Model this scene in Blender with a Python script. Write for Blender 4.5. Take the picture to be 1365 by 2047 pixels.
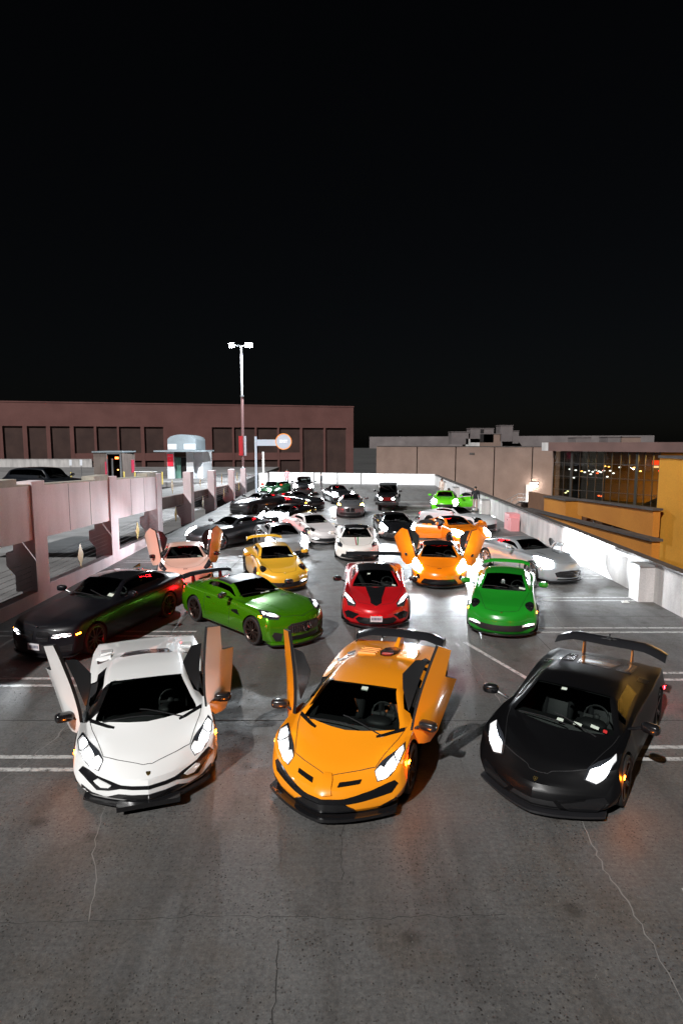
import bpy, bmesh, math, random
import numpy as np
from mathutils import Vector, Matrix
from mathutils.bvhtree import BVHTree

R = math.radians
random.seed(7)
scene = bpy.context.scene
for o in list(bpy.data.objects):
    bpy.data.objects.remove(o)
col = scene.collection

# ------------------------------------------------------------------ camera
CAM_H, FPX, CX, CY, HOR = 4.85, 1180.0, 682.5, 1023.5, 886.0
PITCH = math.atan((CY - HOR) / FPX)
cam_d = bpy.data.cameras.new('camera')
cam = bpy.data.objects.new('camera', cam_d)
col.objects.link(cam)
cam.location = (0, 0, CAM_H)
cam.rotation_euler = (R(90) - PITCH, 0, 0)
cam_d.sensor_fit = 'VERTICAL'
cam_d.sensor_height = 36.0
cam_d.lens = 36.0 * FPX / 2047.0
cam_d.clip_start = 0.1
cam_d.clip_end = 3000
scene.camera = cam

# ------------------------------------------------------------------ night sky and the key light
KEY_DIR = Vector((0.66, 0.95, -0.98))          # the way the light travels
world = bpy.data.worlds.new('World')
scene.world = world
world.use_nodes = True
wn = world.node_tree
wbg = wn.nodes['Background']
sky = wn.nodes.new('ShaderNodeTexSky')
sky.sky_type = 'NISHITA'
sky.sun_disc = False
kd = -KEY_DIR.normalized()
sky.sun_elevation = math.asin(kd.z)
sky.sun_rotation = math.atan2(kd.x, kd.y)
hsv = wn.nodes.new('ShaderNodeHueSaturation')
hsv.inputs['Saturation'].default_value = 0.55
wn.links.new(sky.outputs[0], hsv.inputs['Color'])
wn.links.new(hsv.outputs[0], wbg.inputs[0])
wbg.inputs[1].default_value = 0.00045

sun_d = bpy.data.lights.new('sun', 'SUN')
sun = bpy.data.objects.new('sun', sun_d)
col.objects.link(sun)
sun.rotation_euler = KEY_DIR.to_track_quat('-Z', 'Y').to_euler()
sun_d.energy = 3.5
sun_d.angle = R(0.9)
sun_d.color = (1.0, 0.985, 0.965)

vs = scene.view_settings
vs.view_transform = 'Standard'
vs.look = 'None'
vs.gamma = 1.0
vs.exposure = 0.4
vs.use_curve_mapping = False
scene.cycles.use_denoising = True
scene.cycles.max_bounces = 8
scene.cycles.transparent_max_bounces = 12
scene.cycles.sample_clamp_indirect = 6.0
scene.cycles.use_light_tree = True
scene.cycles.caustics_reflective = False
scene.cycles.caustics_refractive = False

# ------------------------------------------------------------------ small tools
def unproj(px, py, z=0.0):
    """the place at height z that this pixel of the 1365x2047 picture looks at"""
    dx = (px - CX) / FPX
    dv = (py - CY) / FPX
    cp, sp = math.cos(PITCH), math.sin(PITCH)
    d = Vector((dx, cp - dv * sp, -sp - dv * cp))
    t = (z - CAM_H) / d.z
    return Vector((d.x * t, d.y * t, z))

def at(px, py, Y):
    """the place at distance Y (m ahead of the camera) that this pixel looks at"""
    dx = (px - CX) / FPX
    dv = (py - CY) / FPX
    cp, sp = math.cos(PITCH), math.sin(PITCH)
    d = Vector((dx, cp - dv * sp, -sp - dv * cp))
    t = Y / d.y
    return Vector((d.x * t, Y, CAM_H + d.z * t))

def pchip(xs, ys):
    xs = np.array(xs, float); ys = np.array(ys, float)
    h = np.diff(xs); dl = np.diff(ys) / h
    m = np.zeros(len(xs))
    for i in range(1, len(xs) - 1):
        if dl[i-1] * dl[i] > 0:
            w1 = 2*h[i] + h[i-1]; w2 = h[i] + 2*h[i-1]
            m[i] = (w1 + w2) / (w1/dl[i-1] + w2/dl[i])
    m[0] = dl[0]; m[-1] = dl[-1]
    def f(x):
        i = int(np.clip(np.searchsorted(xs, x) - 1, 0, len(h) - 1))
        t = min(max((x - xs[i]) / h[i], 0), 1)
        return ((1+2*t)*(1-t)**2*ys[i] + t*(1-t)**2*h[i]*m[i]
                + t*t*(3-2*t)*ys[i+1] + t*t*(t-1)*h[i]*m[i+1])
    return f

MATS = {}
def mat(name, color=(0.5, 0.5, 0.5), rough=0.5, metal=0.0, coat=0.0, coat_rough=0.03, emit=None, emit_s=0.0,
        trans=0.0, spec=0.5, alpha=1.0, ior=1.45):
    if name in MATS:
        return MATS[name]
    m = bpy.data.materials.new(name)
    m.use_nodes = True
    b = m.node_tree.nodes['Principled BSDF']
    b.inputs['Base Color'].default_value = (*color, 1)
    b.inputs['Roughness'].default_value = rough
    b.inputs['Metallic'].default_value = metal
    b.inputs['Coat Weight'].default_value = coat
    b.inputs['Coat Roughness'].default_value = coat_rough
    b.inputs['Specular IOR Level'].default_value = spec
    b.inputs['Transmission Weight'].default_value = trans
    b.inputs['IOR'].default_value = ior
    b.inputs['Alpha'].default_value = alpha
    if emit:
        b.inputs['Emission Color'].default_value = (*emit, 1)
        b.inputs['Emission Strength'].default_value = emit_s
    MATS[name] = m
    return m

def nodes_of(m):
    nt = m.node_tree
    return nt, nt.nodes, nt.links, nt.nodes['Principled BSDF']

def mottled(name, c1, c2, scale=2.0, rough=0.85, bump=0.15, fine=40.0, streak=False, metal=0.0):
    """a worn mineral surface: two tones in soft clouds, fine grain and relief"""
    if name in MATS:
        return MATS[name]
    m = mat(name, c1, rough, metal)
    nt, N, L, b = nodes_of(m)
    tc = N.new('ShaderNodeTexCoord')
    mp = N.new('ShaderNodeMapping')
    mp.inputs['Scale'].default_value = (1, 1, 0.25) if streak else (1, 1, 1)
    L.new(tc.outputs['Object'], mp.inputs[0])
    n1 = N.new('ShaderNodeTexNoise'); n1.inputs['Scale'].default_value = scale; n1.inputs['Detail'].default_value = 6
    n2 = N.new('ShaderNodeTexNoise'); n2.inputs['Scale'].default_value = fine; n2.inputs['Detail'].default_value = 3
    L.new(mp.outputs[0], n1.inputs['Vector']); L.new(tc.outputs['Object'], n2.inputs['Vector'])
    r1 = N.new('ShaderNodeValToRGB')
    r1.color_ramp.elements[0].position = 0.32; r1.color_ramp.elements[1].position = 0.68
    r1.color_ramp.elements[0].color = (*c1, 1); r1.color_ramp.elements[1].color = (*c2, 1)
    L.new(n1.outputs[0], r1.inputs[0])
    mx = N.new('ShaderNodeMix'); mx.data_type = 'RGBA'; mx.blend_type = 'OVERLAY'
    mx.inputs[0].default_value = 0.35
    L.new(r1.outputs[0], mx.inputs[6]); L.new(n2.outputs[1], mx.inputs[7])
    hs = N.new('ShaderNodeRGBToBW'); L.new(n2.outputs[1], hs.inputs[0]); L.new(hs.outputs[0], mx.inputs[7])
    L.new(mx.outputs[2], b.inputs['Base Color'])
    bp = N.new('ShaderNodeBump'); bp.inputs['Strength'].default_value = bump; bp.inputs['Distance'].default_value = 0.02
    L.new(n2.outputs[0], bp.inputs['Height']); L.new(bp.outputs[0], b.inputs['Normal'])
    return m

def obj(name, verts, faces, m=None, parent=None, smooth=None, mats=None, idx=None):
    me = bpy.data.meshes.new(name)
    me.from_pydata([tuple(v) for v in verts], [], [tuple(f) for f in faces])
    for q in (mats or ([m] if m else [])):
        me.materials.append(q)
    if idx is not None:
        me.polygons.foreach_set('material_index', idx)
    me.update()
    if smooth is not None:
        soften(me, smooth)
    return link(name, me, parent)

def soften(me, deg):
    me.polygons.foreach_set('use_smooth', [True] * len(me.polygons))
    if deg < 170:
        me.set_sharp_from_angle(angle=R(deg))
    me.update()

def link(name, data, parent=None):
    o = bpy.data.objects.new(name, data)
    col.objects.link(o)
    if parent is not None:
        o.parent = parent
    return o

def tag(o, label=None, cat=None, group=None, kind=None):
    if label: o['label'] = label
    if cat: o['category'] = cat
    if group: o['group'] = group
    if kind: o['kind'] = kind
    return o

def empty(name, loc=(0, 0, 0), rz=0.0):
    o = link(name, None)
    o.empty_display_size = 0.2
    o.location = loc
    o.rotation_euler = (0, 0, rz)
    return o

class MB:
    """collects simple shapes into one mesh"""
    def __init__(s):
        s.v = []; s.f = []
    def add(s, v, f):
        b = len(s.v)
        s.v += [Vector(p) for p in v]
        s.f += [tuple(i + b for i in q) for q in f]
        return s
    def box(s, x0, x1, y0, y1, z0, z1):
        v = [(x, y, z) for z in (z0, z1) for y in (y0, y1) for x in (x0, x1)]
        return s.add(v, [(0, 2, 3, 1), (4, 5, 7, 6), (0, 1, 5, 4), (2, 6, 7, 3), (0, 4, 6, 2), (1, 3, 7, 5)])
    def hexa(s, p):
        """eight corners: four below, the four above them"""
        return s.add(p, [(3, 2, 1, 0), (4, 5, 6, 7), (0, 1, 5, 4), (1, 2, 6, 5), (2, 3, 7, 6), (3, 0, 4, 7)])
    def prism(s, poly, a, b, axis='y'):
        """polygon in the other two axes, drawn out from a to b"""
        n = len(poly)
        def P(p, t):
            if axis == 'y': return (p[0], t, p[1])
            if axis == 'x': return (t, p[0], p[1])
            return (p[0], p[1], t)
        v = [P(p, a) for p in poly] + [P(p, b) for p in poly]
        f = [tuple(range(n)), tuple(range(2*n - 1, n - 1, -1))]
        f += [(i, i + n, (i+1) % n + n, (i+1) % n) for i in range(n)]
        return s.add(v, f)
    def tube(s, pts, r, n=8, cap=True):
        pts = [Vector(p) for p in pts]
        rr = r if isinstance(r, (list, tuple)) else [r] * len(pts)
        rings = []
        for i, p in enumerate(pts):
            t = (pts[min(i+1, len(pts)-1)] - pts[max(i-1, 0)]).normalized()
            a = Vector((0, 0, 1)) if abs(t.z) < 0.9 else Vector((1, 0, 0))
            u = t.cross(a).normalized(); w = t.cross(u)
            rings.append([p + (u*math.cos(2*math.pi*k/n) + w*math.sin(2*math.pi*k/n)) * rr[i] for k in range(n)])
        v = [q for r_ in rings for q in r_]
        f = [(i*n + k, i*n + (k+1) % n, (i+1)*n + (k+1) % n, (i+1)*n + k) for i in range(len(pts)-1) for k in range(n)]
        if cap:
            f += [tuple(range(n-1, -1, -1)), tuple(range((len(pts)-1)*n, len(pts)*n))]
        return s.add(v, f)
    def lathe(s, prof, n=24, axis='y', c=(0, 0, 0)):
        """profile (radius, along) turned about an axis"""
        c = Vector(c)
        v = []
        for r_, t in prof:
            for k in range(n):
                a = 2*math.pi*k/n
                q = {'y': (r_*math.cos(a), t, r_*math.sin(a)), 'z': (r_*math.cos(a), r_*math.sin(a), t), 'x': (t, r_*math.cos(a), r_*math.sin(a))}[axis]
                v.append(c + Vector(q))
        m_ = len(prof)
        f = [(i*n + k, i*n + (k+1) % n, (i+1)*n + (k+1) % n, (i+1)*n + k) for i in range(m_-1) for k in range(n)]
        return s.add(v, f)
    def ellipsoid(s, c, r, n=14, m_=9, p=1.0):
        """p below 1 squares the shape off"""
        c = Vector(c)
        def sp(t): return math.copysign(abs(t) ** p, t)
        v = []; f = []
        for i in range(m_ + 1):
            th = -math.pi/2 + math.pi*i/m_
            for k in range(n):
                ph = 2*math.pi*k/n
                v.append(c + Vector((r[0]*sp(math.cos(th))*sp(math.cos(ph)), r[1]*sp(math.cos(th))*sp(math.sin(ph)), r[2]*sp(math.sin(th)))))
        f = [(i*n + k, i*n + (k+1) % n, (i+1)*n + (k+1) % n, (i+1)*n + k) for i in range(m_) for k in range(n)]
        return s.add(v, f)
    def xf(s, M):
        s.v = [M @ p for p in s.v]
        return s
    def build(s, name, m, parent=None, smooth=None):
        o = obj(name, s.v, s.f, m, parent, None)
        bm = bmesh.new(); bm.from_mesh(o.data)
        bmesh.ops.recalc_face_normals(bm, faces=bm.faces)
        bm.to_mesh(o.data); bm.free()
        if smooth is not None:
            soften(o.data, smooth)
        return o

def box(name, x0, x1, y0, y1, z0, z1, m, parent=None):
    return MB().box(x0, x1, y0, y1, z0, z1).build(name, m, parent)

def text_mesh(name, body, size, m, parent=None, M=None, depth=0.01, bold=0.0):
    cu = bpy.data.curves.new(name, 'FONT')
    cu.body = body; cu.size = size; cu.align_x = 'CENTER'; cu.align_y = 'CENTER'
    cu.extrude = depth; cu.offset = bold
    t = bpy.data.objects.new('tmp', cu); col.objects.link(t)
    dg = bpy.context.evaluated_depsgraph_get()
    me = bpy.data.meshes.new_from_object(t.evaluated_get(dg))
    bpy.data.objects.remove(t); bpy.data.curves.remove(cu)
    me.materials.clear(); me.materials.append(m)
    if M is not None: me.transform(M)
    return link(name, me, parent)

# ------------------------------------------------------------------ car materials
def paint(name, c, metal=0.0, rough=0.32, coat=1.0, cr=0.012):
    return mat('paint_' + name, c, rough, metal, coat, cr)

M_BLACK = mat('gloss_black_trim', (0.008, 0.008, 0.009), 0.22, 0, 0.6)
M_MATTE = mat('matte_black_plastic', (0.012, 0.012, 0.013), 0.62)
M_CARBON = mat('carbon_trim', (0.014, 0.014, 0.016), 0.3, 0, 0.8)
M_WELL = mat('wheel_well_black', (0.006, 0.006, 0.006), 0.9)
M_TYRE = mat('tyre_rubber', (0.012, 0.012, 0.012), 0.75)
M_RIM_B = mat('rim_black', (0.02, 0.02, 0.022), 0.3, 0.6, 0.5)
M_RIM_BR = mat('rim_bronze', (0.07, 0.05, 0.042), 0.35, 0.8)
M_RIM_S = mat('rim_silver', (0.45, 0.45, 0.47), 0.3, 0.9)
M_INT = mat('cabin_black', (0.010, 0.010, 0.011), 0.8)
M_DASH = mat('dashboard_grey', (0.014, 0.014, 0.015), 0.6)
M_SEATG = mat('seat_grey_leather', (0.16, 0.16, 0.17), 0.6)
M_SEATD = mat('seat_dark_leather', (0.016, 0.016, 0.018), 0.6)
M_SEATO = mat('seat_orange_trim', (0.55, 0.13, 0.012), 0.6)
M_SEATR = mat('seat_red_leather', (0.30, 0.012, 0.02), 0.6)
M_CHROME = mat('bright_metal', (0.62, 0.62, 0.64), 0.15, 1.0)
M_GOLD = mat('badge_gold', (0.55, 0.38, 0.10), 0.3, 0.9)
M_LENS = mat('lamp_housing', (0.05, 0.055, 0.065), 0.12, 0.5, 1.0)
M_PLATE = mat('plate_white', (0.55, 0.55, 0.57), 0.4)
M_INK = mat('plate_ink', (0.03, 0.03, 0.08), 0.5)
M_STICK = mat('paper_sticker', (0.50, 0.56, 0.48), 0.7)
M_REDP = mat('red_sticker', (0.5, 0.02, 0.02), 0.7)
M_LED = mat('led_white', (0.9, 0.9, 0.9), 0.4, emit=(0.86, 0.95, 1.0), emit_s=9.0)
M_BEAM = mat('beam_lens_lit', (0.9, 0.9, 0.9), 0.4, emit=(0.88, 0.95, 1.0), emit_s=34.0)
M_GLARE = mat('glaring_lens_lit', (0.9, 0.9, 0.9), 0.4, emit=(0.88, 0.95, 1.0), emit_s=55.0)
M_AMBER = mat('amber_lens_lit', (0.9, 0.3, 0.02), 0.4, emit=(1.0, 0.22, 0.008), emit_s=60.0)
M_YELL = mat('yellow_lens_lit', (0.9, 0.6, 0.1), 0.4, emit=(1.0, 0.66, 0.12), emit_s=14.0)
M_TAIL = mat('tail_lens_lit', (0.8, 0.02, 0.02), 0.4, emit=(1.0, 0.006, 0.010), emit_s=120.0)
M_SLOTRED = mat('slot_red_light', (0.25, 0.01, 0.01), 0.2, coat=1.0)

def glass_mat(name, tint, clear):
    """tinted car glass: a sharp reflection over a see-through dark pane"""
    m = bpy.data.materials.new(name); m.use_nodes = True
    nt = m.node_tree; N = nt.nodes; L = nt.links
    N.remove(N['Principled BSDF'])
    out = N['Material Output']
    tr = N.new('ShaderNodeBsdfTransparent'); tr.inputs[0].default_value = (*[t * clear for t in tint], 1)
    gl = N.new('ShaderNodeBsdfGlossy'); gl.inputs['Roughness'].default_value = 0.02
    gl.inputs[0].default_value = (0.9, 0.95, 1.0, 1)
    fr = N.new('ShaderNodeFresnel'); fr.inputs[0].default_value = 1.45
    mx = N.new('ShaderNodeMixShader')
    L.new(fr.outputs[0], mx.inputs[0]); L.new(tr.outputs[0], mx.inputs[1]); L.new(gl.outputs[0], mx.inputs[2])
    L.new(mx.outputs[0], out.inputs[0])
    return m
def soft_lens(m, top):
    """a lens that is brightest in the middle and fades to its rim"""
    nt, N, L, b = nodes_of(m)
    tc = N.new('ShaderNodeTexCoord'); mp = N.new('ShaderNodeMapping')
    mp.inputs['Location'].default_value = (-1, -1, -1); mp.inputs['Scale'].default_value = (2, 2, 2)
    gr = N.new('ShaderNodeTexGradient'); gr.gradient_type = 'SPHERICAL'
    L.new(tc.outputs['Generated'], mp.inputs[0]); L.new(mp.outputs[0], gr.inputs[0])
    pw = N.new('ShaderNodeMath'); pw.operation = 'POWER'; pw.inputs[1].default_value = 1.8
    ml = N.new('ShaderNodeMath'); ml.operation = 'MULTIPLY_ADD'; ml.inputs[1].default_value = top; ml.inputs[2].default_value = .12
    L.new(gr.outputs['Fac'], pw.inputs[0]); L.new(pw.outputs[0], ml.inputs[0]); L.new(ml.outputs[0], b.inputs['Emission Strength'])
soft_lens(M_BEAM, 70.0)
soft_lens(M_LED, 40.0)
M_GLASS = glass_mat('windscreen_glass', (0.92, 1.0, 0.96), 0.62)
M_GLASSD = glass_mat('privacy_glass', (0.9, 1.0, 0.96), 0.22)

# ------------------------------------------------------------------ body tables
# rows: d, wl, wm, zm, ws, zs, wh, zh, wr, ze, zc, sweep
K = {}
K['wedge'] = dict(W=1.015, zb=0.13, rnd=(.25, .10, .10, .14, .20), fo=1.07, wb=2.70, tr=(.34, .355), tw=(.26, .34),
    cowl=1.00, head=1.90, side=(1.50, 2.72), rear=None, pw=1.5, rake=[(.1, .05), (.17, .0), (.28, .02), (.45, .12)],
    rows=[(0, .78, .84, .24, .83, .335, .62, .375, .35, .395, .402, .46), (.04, .80, .87, .25, .85, .39, .64, .395, .40, .421, .424, .44),
          (.28, .88, .95, .31, .91, .555, .70, .475, .44, .506, .511, .31), (.66, .94, .99, .42, .94, .74, .77, .625, .50, .640, .642, .12),
          (1.00, .95, 1.0, .50, .93, .80, .85, .755, .79, .755, .765, .42), (1.40, .94, .985, .48, .90, .80, .845, .795, .71, .895, .925, .28),
          (1.90, .93, .97, .46, .89, .825, .835, .845, .60, 1.085, 1.13, .12), (2.40, .94, .98, .50, .90, .855, .82, .88, .61, 1.10, 1.143, 0),
          (2.95, .95, 1.0, .55, .94, .895, .82, .92, .58, 1.075, 1.115, 0), (3.30, .95, 1.01, .58, .955, .91, .80, .93, .55, 1.035, 1.068, 0),
          (3.77, .95, 1.015, .60, .96, .92, .78, .925, .54, .98, 1.003, 0), (4.40, .94, 1.0, .60, .93, .89, .75, .89, .50, .90, .905, -.05),
          (4.74, .90, .95, .60, .90, .85, .70, .84, .50, .845, .85, -.12), (4.78, .86, .92, .60, .86, .80, .66, .80, .48, .81, .81, -.14)])
K['wedge2'] = dict(W=.962, zb=0.13, rnd=(.25, .12, .12, .16, .22), fo=.98, wb=2.62, tr=(.335, .35), tw=(.245, .31),
    cowl=1.06, head=1.86, side=(1.45, 2.62), rear=None, pw=1.5, rake=[(.1, .06), (.17, .0), (.30, .02), (.46, .14)],
    rows=[(0, .74, .80, .25, .79, .345, .58, .385, .34, .408, .416, .42), (.04, .77, .83, .26, .81, .405, .60, .42, .35, .435, .442, .39),
          (.25, .84, .90, .31, .86, .56, .66, .495, .42, .527, .532, .28), (.60, .89, .94, .42, .89, .74, .72, .632, .46, .648, .652, .10),
          (1.06, .90, .95, .50, .88, .81, .80, .77, .74, .777, .79, .36), (1.45, .89, .935, .48, .85, .82, .79, .815, .66, .925, .96, .24),
          (1.86, .89, .925, .46, .85, .84, .78, .86, .57, 1.11, 1.155, .10), (2.36, .90, .94, .50, .87, .88, .77, .905, .575, 1.13, 1.168, 0),
          (2.85, .91, .95, .55, .90, .91, .78, .935, .55, 1.09, 1.13, 0), (3.20, .91, .955, .58, .91, .925, .78, .945, .53, 1.045, 1.08, 0),
          (3.60, .91, .962, .60, .91, .93, .76, .94, .52, .985, 1.01, 0), (4.15, .90, .95, .60, .89, .90, .72, .90, .48, .91, .92, -.05),
          (4.43, .86, .92, .60, .86, .85, .68, .84, .46, .845, .85, -.12), (4.46, .83, .89, .60, .83, .80, .65, .80, .44, .81, .81, -.14)])
K['mid'] = dict(W=.968, zb=0.13, rnd=(.35, .38, .42, .40, .42), fo=1.06, wb=2.65, tr=(.33, .345), tw=(.245, .31),
    cowl=1.24, head=2.00, side=(1.52, 2.80), rear=(2.85, 3.55), pw=2.2, rake=[(.1, .06), (.22, .0), (.40, .02), (.64, .16)],
    rows=[(0, .68, .76, .32, .72, .43, .55, .49, .30, .505, .51, .42), (.05, .73, .81, .33, .77, .51, .58, .55, .32, .56, .565, .38),
          (.20, .81, .87, .36, .82, .61, .62, .61, .36, .615, .62, .28), (.60, .88, .935, .45, .85, .755, .66, .69, .42, .685, .69, .08),
          (1.0, .90, .96, .50, .85, .845, .72, .765, .52, .755, .76, .02), (1.24, .89, .955, .50, .84, .855, .76, .805, .70, .815, .83, .28),
          (2.00, .89, .935, .50, .83, .87, .74, .885, .53, 1.12, 1.18, .06), (2.65, .90, .95, .50, .86, .89, .74, .91, .54, 1.15, 1.21, 0),
          (3.30, .91, .968, .55, .89, .925, .72, .94, .50, 1.08, 1.13, 0), (3.71, .91, .968, .60, .89, .93, .70, .93, .48, 1.0, 1.035, 0),
          (4.25, .88, .95, .60, .86, .90, .66, .90, .44, .93, .935, -.06), (4.50, .84, .90, .60, .82, .85, .60, .85, .40, .865, .87, -.14),
          (4.53, .80, .87, .60, .78, .80, .57, .80, .38, .82, .82, -.16)])
K['round'] = dict(W=.926, zb=0.13, rnd=(.35, .45, .46, .42, .46), fo=1.0, wb=2.45, tr=(.34, .355), tw=(.25, .31),
    cowl=1.36, head=2.02, side=(1.58, 2.90), rear=(3.0, 3.75), pw=2.4, rake=[(.1, .06), (.24, .0), (.42, .0), (.74, .20)],
    rows=[(0, .62, .72, .40, .66, .50, .50, .55, .30, .565, .57, .36), (.05, .72, .80, .41, .74, .58, .53, .61, .32, .62, .625, .32),
          (.28, .82, .875, .44, .79, .715, .56, .69, .36, .69, .695, .18), (.62, .85, .905, .48, .79, .815, .58, .755, .40, .755, .76, .06),
          (1.0, .86, .915, .52, .78, .875, .60, .815, .45, .815, .82, 0), (1.36, .85, .90, .55, .77, .90, .70, .885, .64, .90, .91, .22),
          (2.02, .85, .885, .55, .79, .92, .69, .95, .53, 1.215, 1.275, .06), (2.60, .86, .90, .55, .80, .93, .69, .96, .54, 1.245, 1.30, 0),
          (3.20, .88, .925, .60, .83, .94, .67, .97, .50, 1.18, 1.23, 0), (3.70, .88, .926, .62, .83, .93, .63, .96, .44, 1.05, 1.09, 0),
          (4.28, .84, .90, .62, .77, .84, .56, .86, .38, .885, .90, -.08), (4.48, .78, .85, .60, .70, .74, .51, .75, .34, .76, .77, -.20),
          (4.52, .74, .80, .58, .65, .68, .48, .69, .32, .70, .70, -.22)])
K['gt'] = dict(W=.968, zb=0.14, rnd=(.35, .40, .42, .40, .42), fo=.93, wb=2.65, tr=(.345, .355), tw=(.265, .31),
    cowl=1.66, head=2.36, side=(1.88, 3.35), rear=(3.0, 4.0), pw=2.3, rake=[(.1, .05), (.26, .0), (.5, .0), (.76, .12)],
    rows=[(0, .70, .77, .42, .74, .55, .60, .64, .36, .665, .67, .30), (.05, .77, .83, .43, .79, .63, .63, .70, .38, .725, .73, .27),
          (.34, .86, .92, .48, .85, .775, .68, .785, .42, .805, .81, .12), (.93, .90, .965, .52, .85, .88, .71, .875, .46, .895, .90, 0),
          (1.66, .89, .94, .55, .83, .90, .74, .91, .64, .945, .955, .22), (2.36, .89, .93, .55, .83, .91, .73, .93, .54, 1.205, 1.255, .06),
          (2.80, .89, .935, .55, .84, .92, .73, .94, .54, 1.235, 1.285, 0), (3.40, .91, .965, .58, .87, .94, .70, .96, .48, 1.14, 1.18, 0),
          (3.95, .90, .965, .60, .85, .925, .66, .945, .42, 1.0, 1.03, 0), (4.40, .84, .91, .60, .78, .88, .60, .90, .38, .92, .935, -.10),
          (4.56, .80, .86, .60, .74, .80, .56, .82, .36, .84, .85, -.2), (4.60, .76, .82, .60, .70, .74, .53, .76, .34, .77, .77, -.22)])
K['sedan'] = dict(W=.95, zb=0.16, rnd=(.35, .35, .35, .32, .38), fo=.87, wb=2.98, tr=(.36, .36), tw=(.27, .28),
    cowl=1.72, head=2.45, side=(1.98, 4.10), rear=(3.65, 4.32), pw=2.6, rake=[(.1, .06), (.3, .0), (.55, .0), (.86, .12)],
    rows=[(0, .74, .81, .48, .78, .66, .68, .72, .40, .745, .75, .24), (.05, .80, .86, .49, .82, .73, .71, .785, .43, .81, .815, .20),
          (.36, .87, .92, .55, .86, .86, .75, .87, .46, .89, .90, .08), (.87, .89, .94, .60, .86, .92, .76, .93, .50, .955, .965, 0),
          (1.72, .89, .93, .60, .86, .965, .78, .985, .68, 1.03, 1.045, .18), (2.45, .89, .93, .60, .86, .975, .76, 1.0, .58, 1.375, 1.43, .05),
          (3.0, .89, .93, .60, .86, .985, .76, 1.01, .58, 1.415, 1.47, 0), (3.75, .90, .945, .60, .87, 1.0, .75, 1.03, .54, 1.34, 1.39, 0),
          (4.38, .89, .94, .62, .86, 1.02, .73, 1.055, .50, 1.12, 1.15, -.05), (4.85, .86, .90, .62, .82, .985, .70, 1.03, .48, 1.055, 1.065, -.16),
          (4.98, .80, .86, .60, .78, .80, .66, .83, .44, .84, .84, -.24)])
K['suv'] = dict(W=.95, zb=0.22, rnd=(.3, .35, .32, .32, .36), fo=.88, wb=2.70, tr=(.37, .37), tw=(.25, .25),
    cowl=1.50, head=2.15, side=(1.75, 4.1), rear=(4.15, 4.5), pw=2.6, rake=[(.1, .06), (.4, .0), (.7, .0), (1.05, .12)],
    rows=[(0, .76, .82, .55, .79, .80, .70, .88, .40, .90, .905, .20), (.06, .81, .87, .56, .83, .88, .73, .95, .43, .97, .975, .17),
          (.36, .87, .92, .62, .86, 1.0, .76, 1.01, .46, 1.03, 1.04, .06), (.88, .90, .945, .65, .87, 1.06, .77, 1.07, .50, 1.09, 1.10, 0),
          (1.50, .90, .94, .66, .87, 1.09, .78, 1.10, .68, 1.14, 1.155, .16), (2.15, .90, .94, .66, .87, 1.10, .76, 1.12, .60, 1.60, 1.65, .05),
          (2.8, .90, .94, .66, .87, 1.11, .76, 1.13, .61, 1.64, 1.69, 0), (3.6, .90, .945, .66, .87, 1.12, .76, 1.15, .60, 1.62, 1.67, 0),
          (4.15, .89, .94, .66, .86, 1.14, .75, 1.17, .56, 1.53, 1.57, 0), (4.50, .87, .91, .66, .84, 1.12, .73, 1.15, .50, 1.24, 1.26, -.10),
          (4.62, .82, .87, .64, .80, .90, .70, .92, .46, .93, .93, -.18)])
K['mini'] = dict(W=.86, zb=0.15, rnd=(.35, .42, .42, .38, .36), fo=.80, wb=2.49, tr=(.31, .31), tw=(.21, .21),
    cowl=1.18, head=1.58, side=(1.38, 3.45), rear=(3.4, 3.7), pw=2.6, rake=[(.1, .05), (.35, .0), (.5, .0), (.84, .12)],
    rows=[(0, .62, .70, .46, .66, .60, .56, .70, .30, .72, .73, .26), (.05, .70, .77, .47, .72, .70, .60, .77, .34, .79, .795, .22),
          (.30, .79, .83, .52, .77, .82, .64, .85, .38, .87, .88, .08), (.80, .82, .86, .56, .78, .90, .67, .92, .42, .935, .94, 0),
          (1.18, .82, .85, .58, .78, .93, .69, .94, .62, .96, .97, .14), (1.58, .82, .85, .58, .78, .94, .68, .96, .60, 1.34, 1.375, .04),
          (2.2, .82, .85, .58, .78, .95, .68, .97, .61, 1.375, 1.41, 0), (2.9, .82, .86, .58, .78, .96, .68, .98, .60, 1.36, 1.40, 0),
          (3.40, .81, .85, .58, .77, .96, .67, .98, .58, 1.32, 1.36, 0), (3.72, .78, .81, .58, .74, .95, .65, .97, .52, 1.04, 1.06, -.06),
          (3.82, .72, .76, .56, .70, .72, .60, .74, .46, .75, .75, -.12)])
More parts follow.
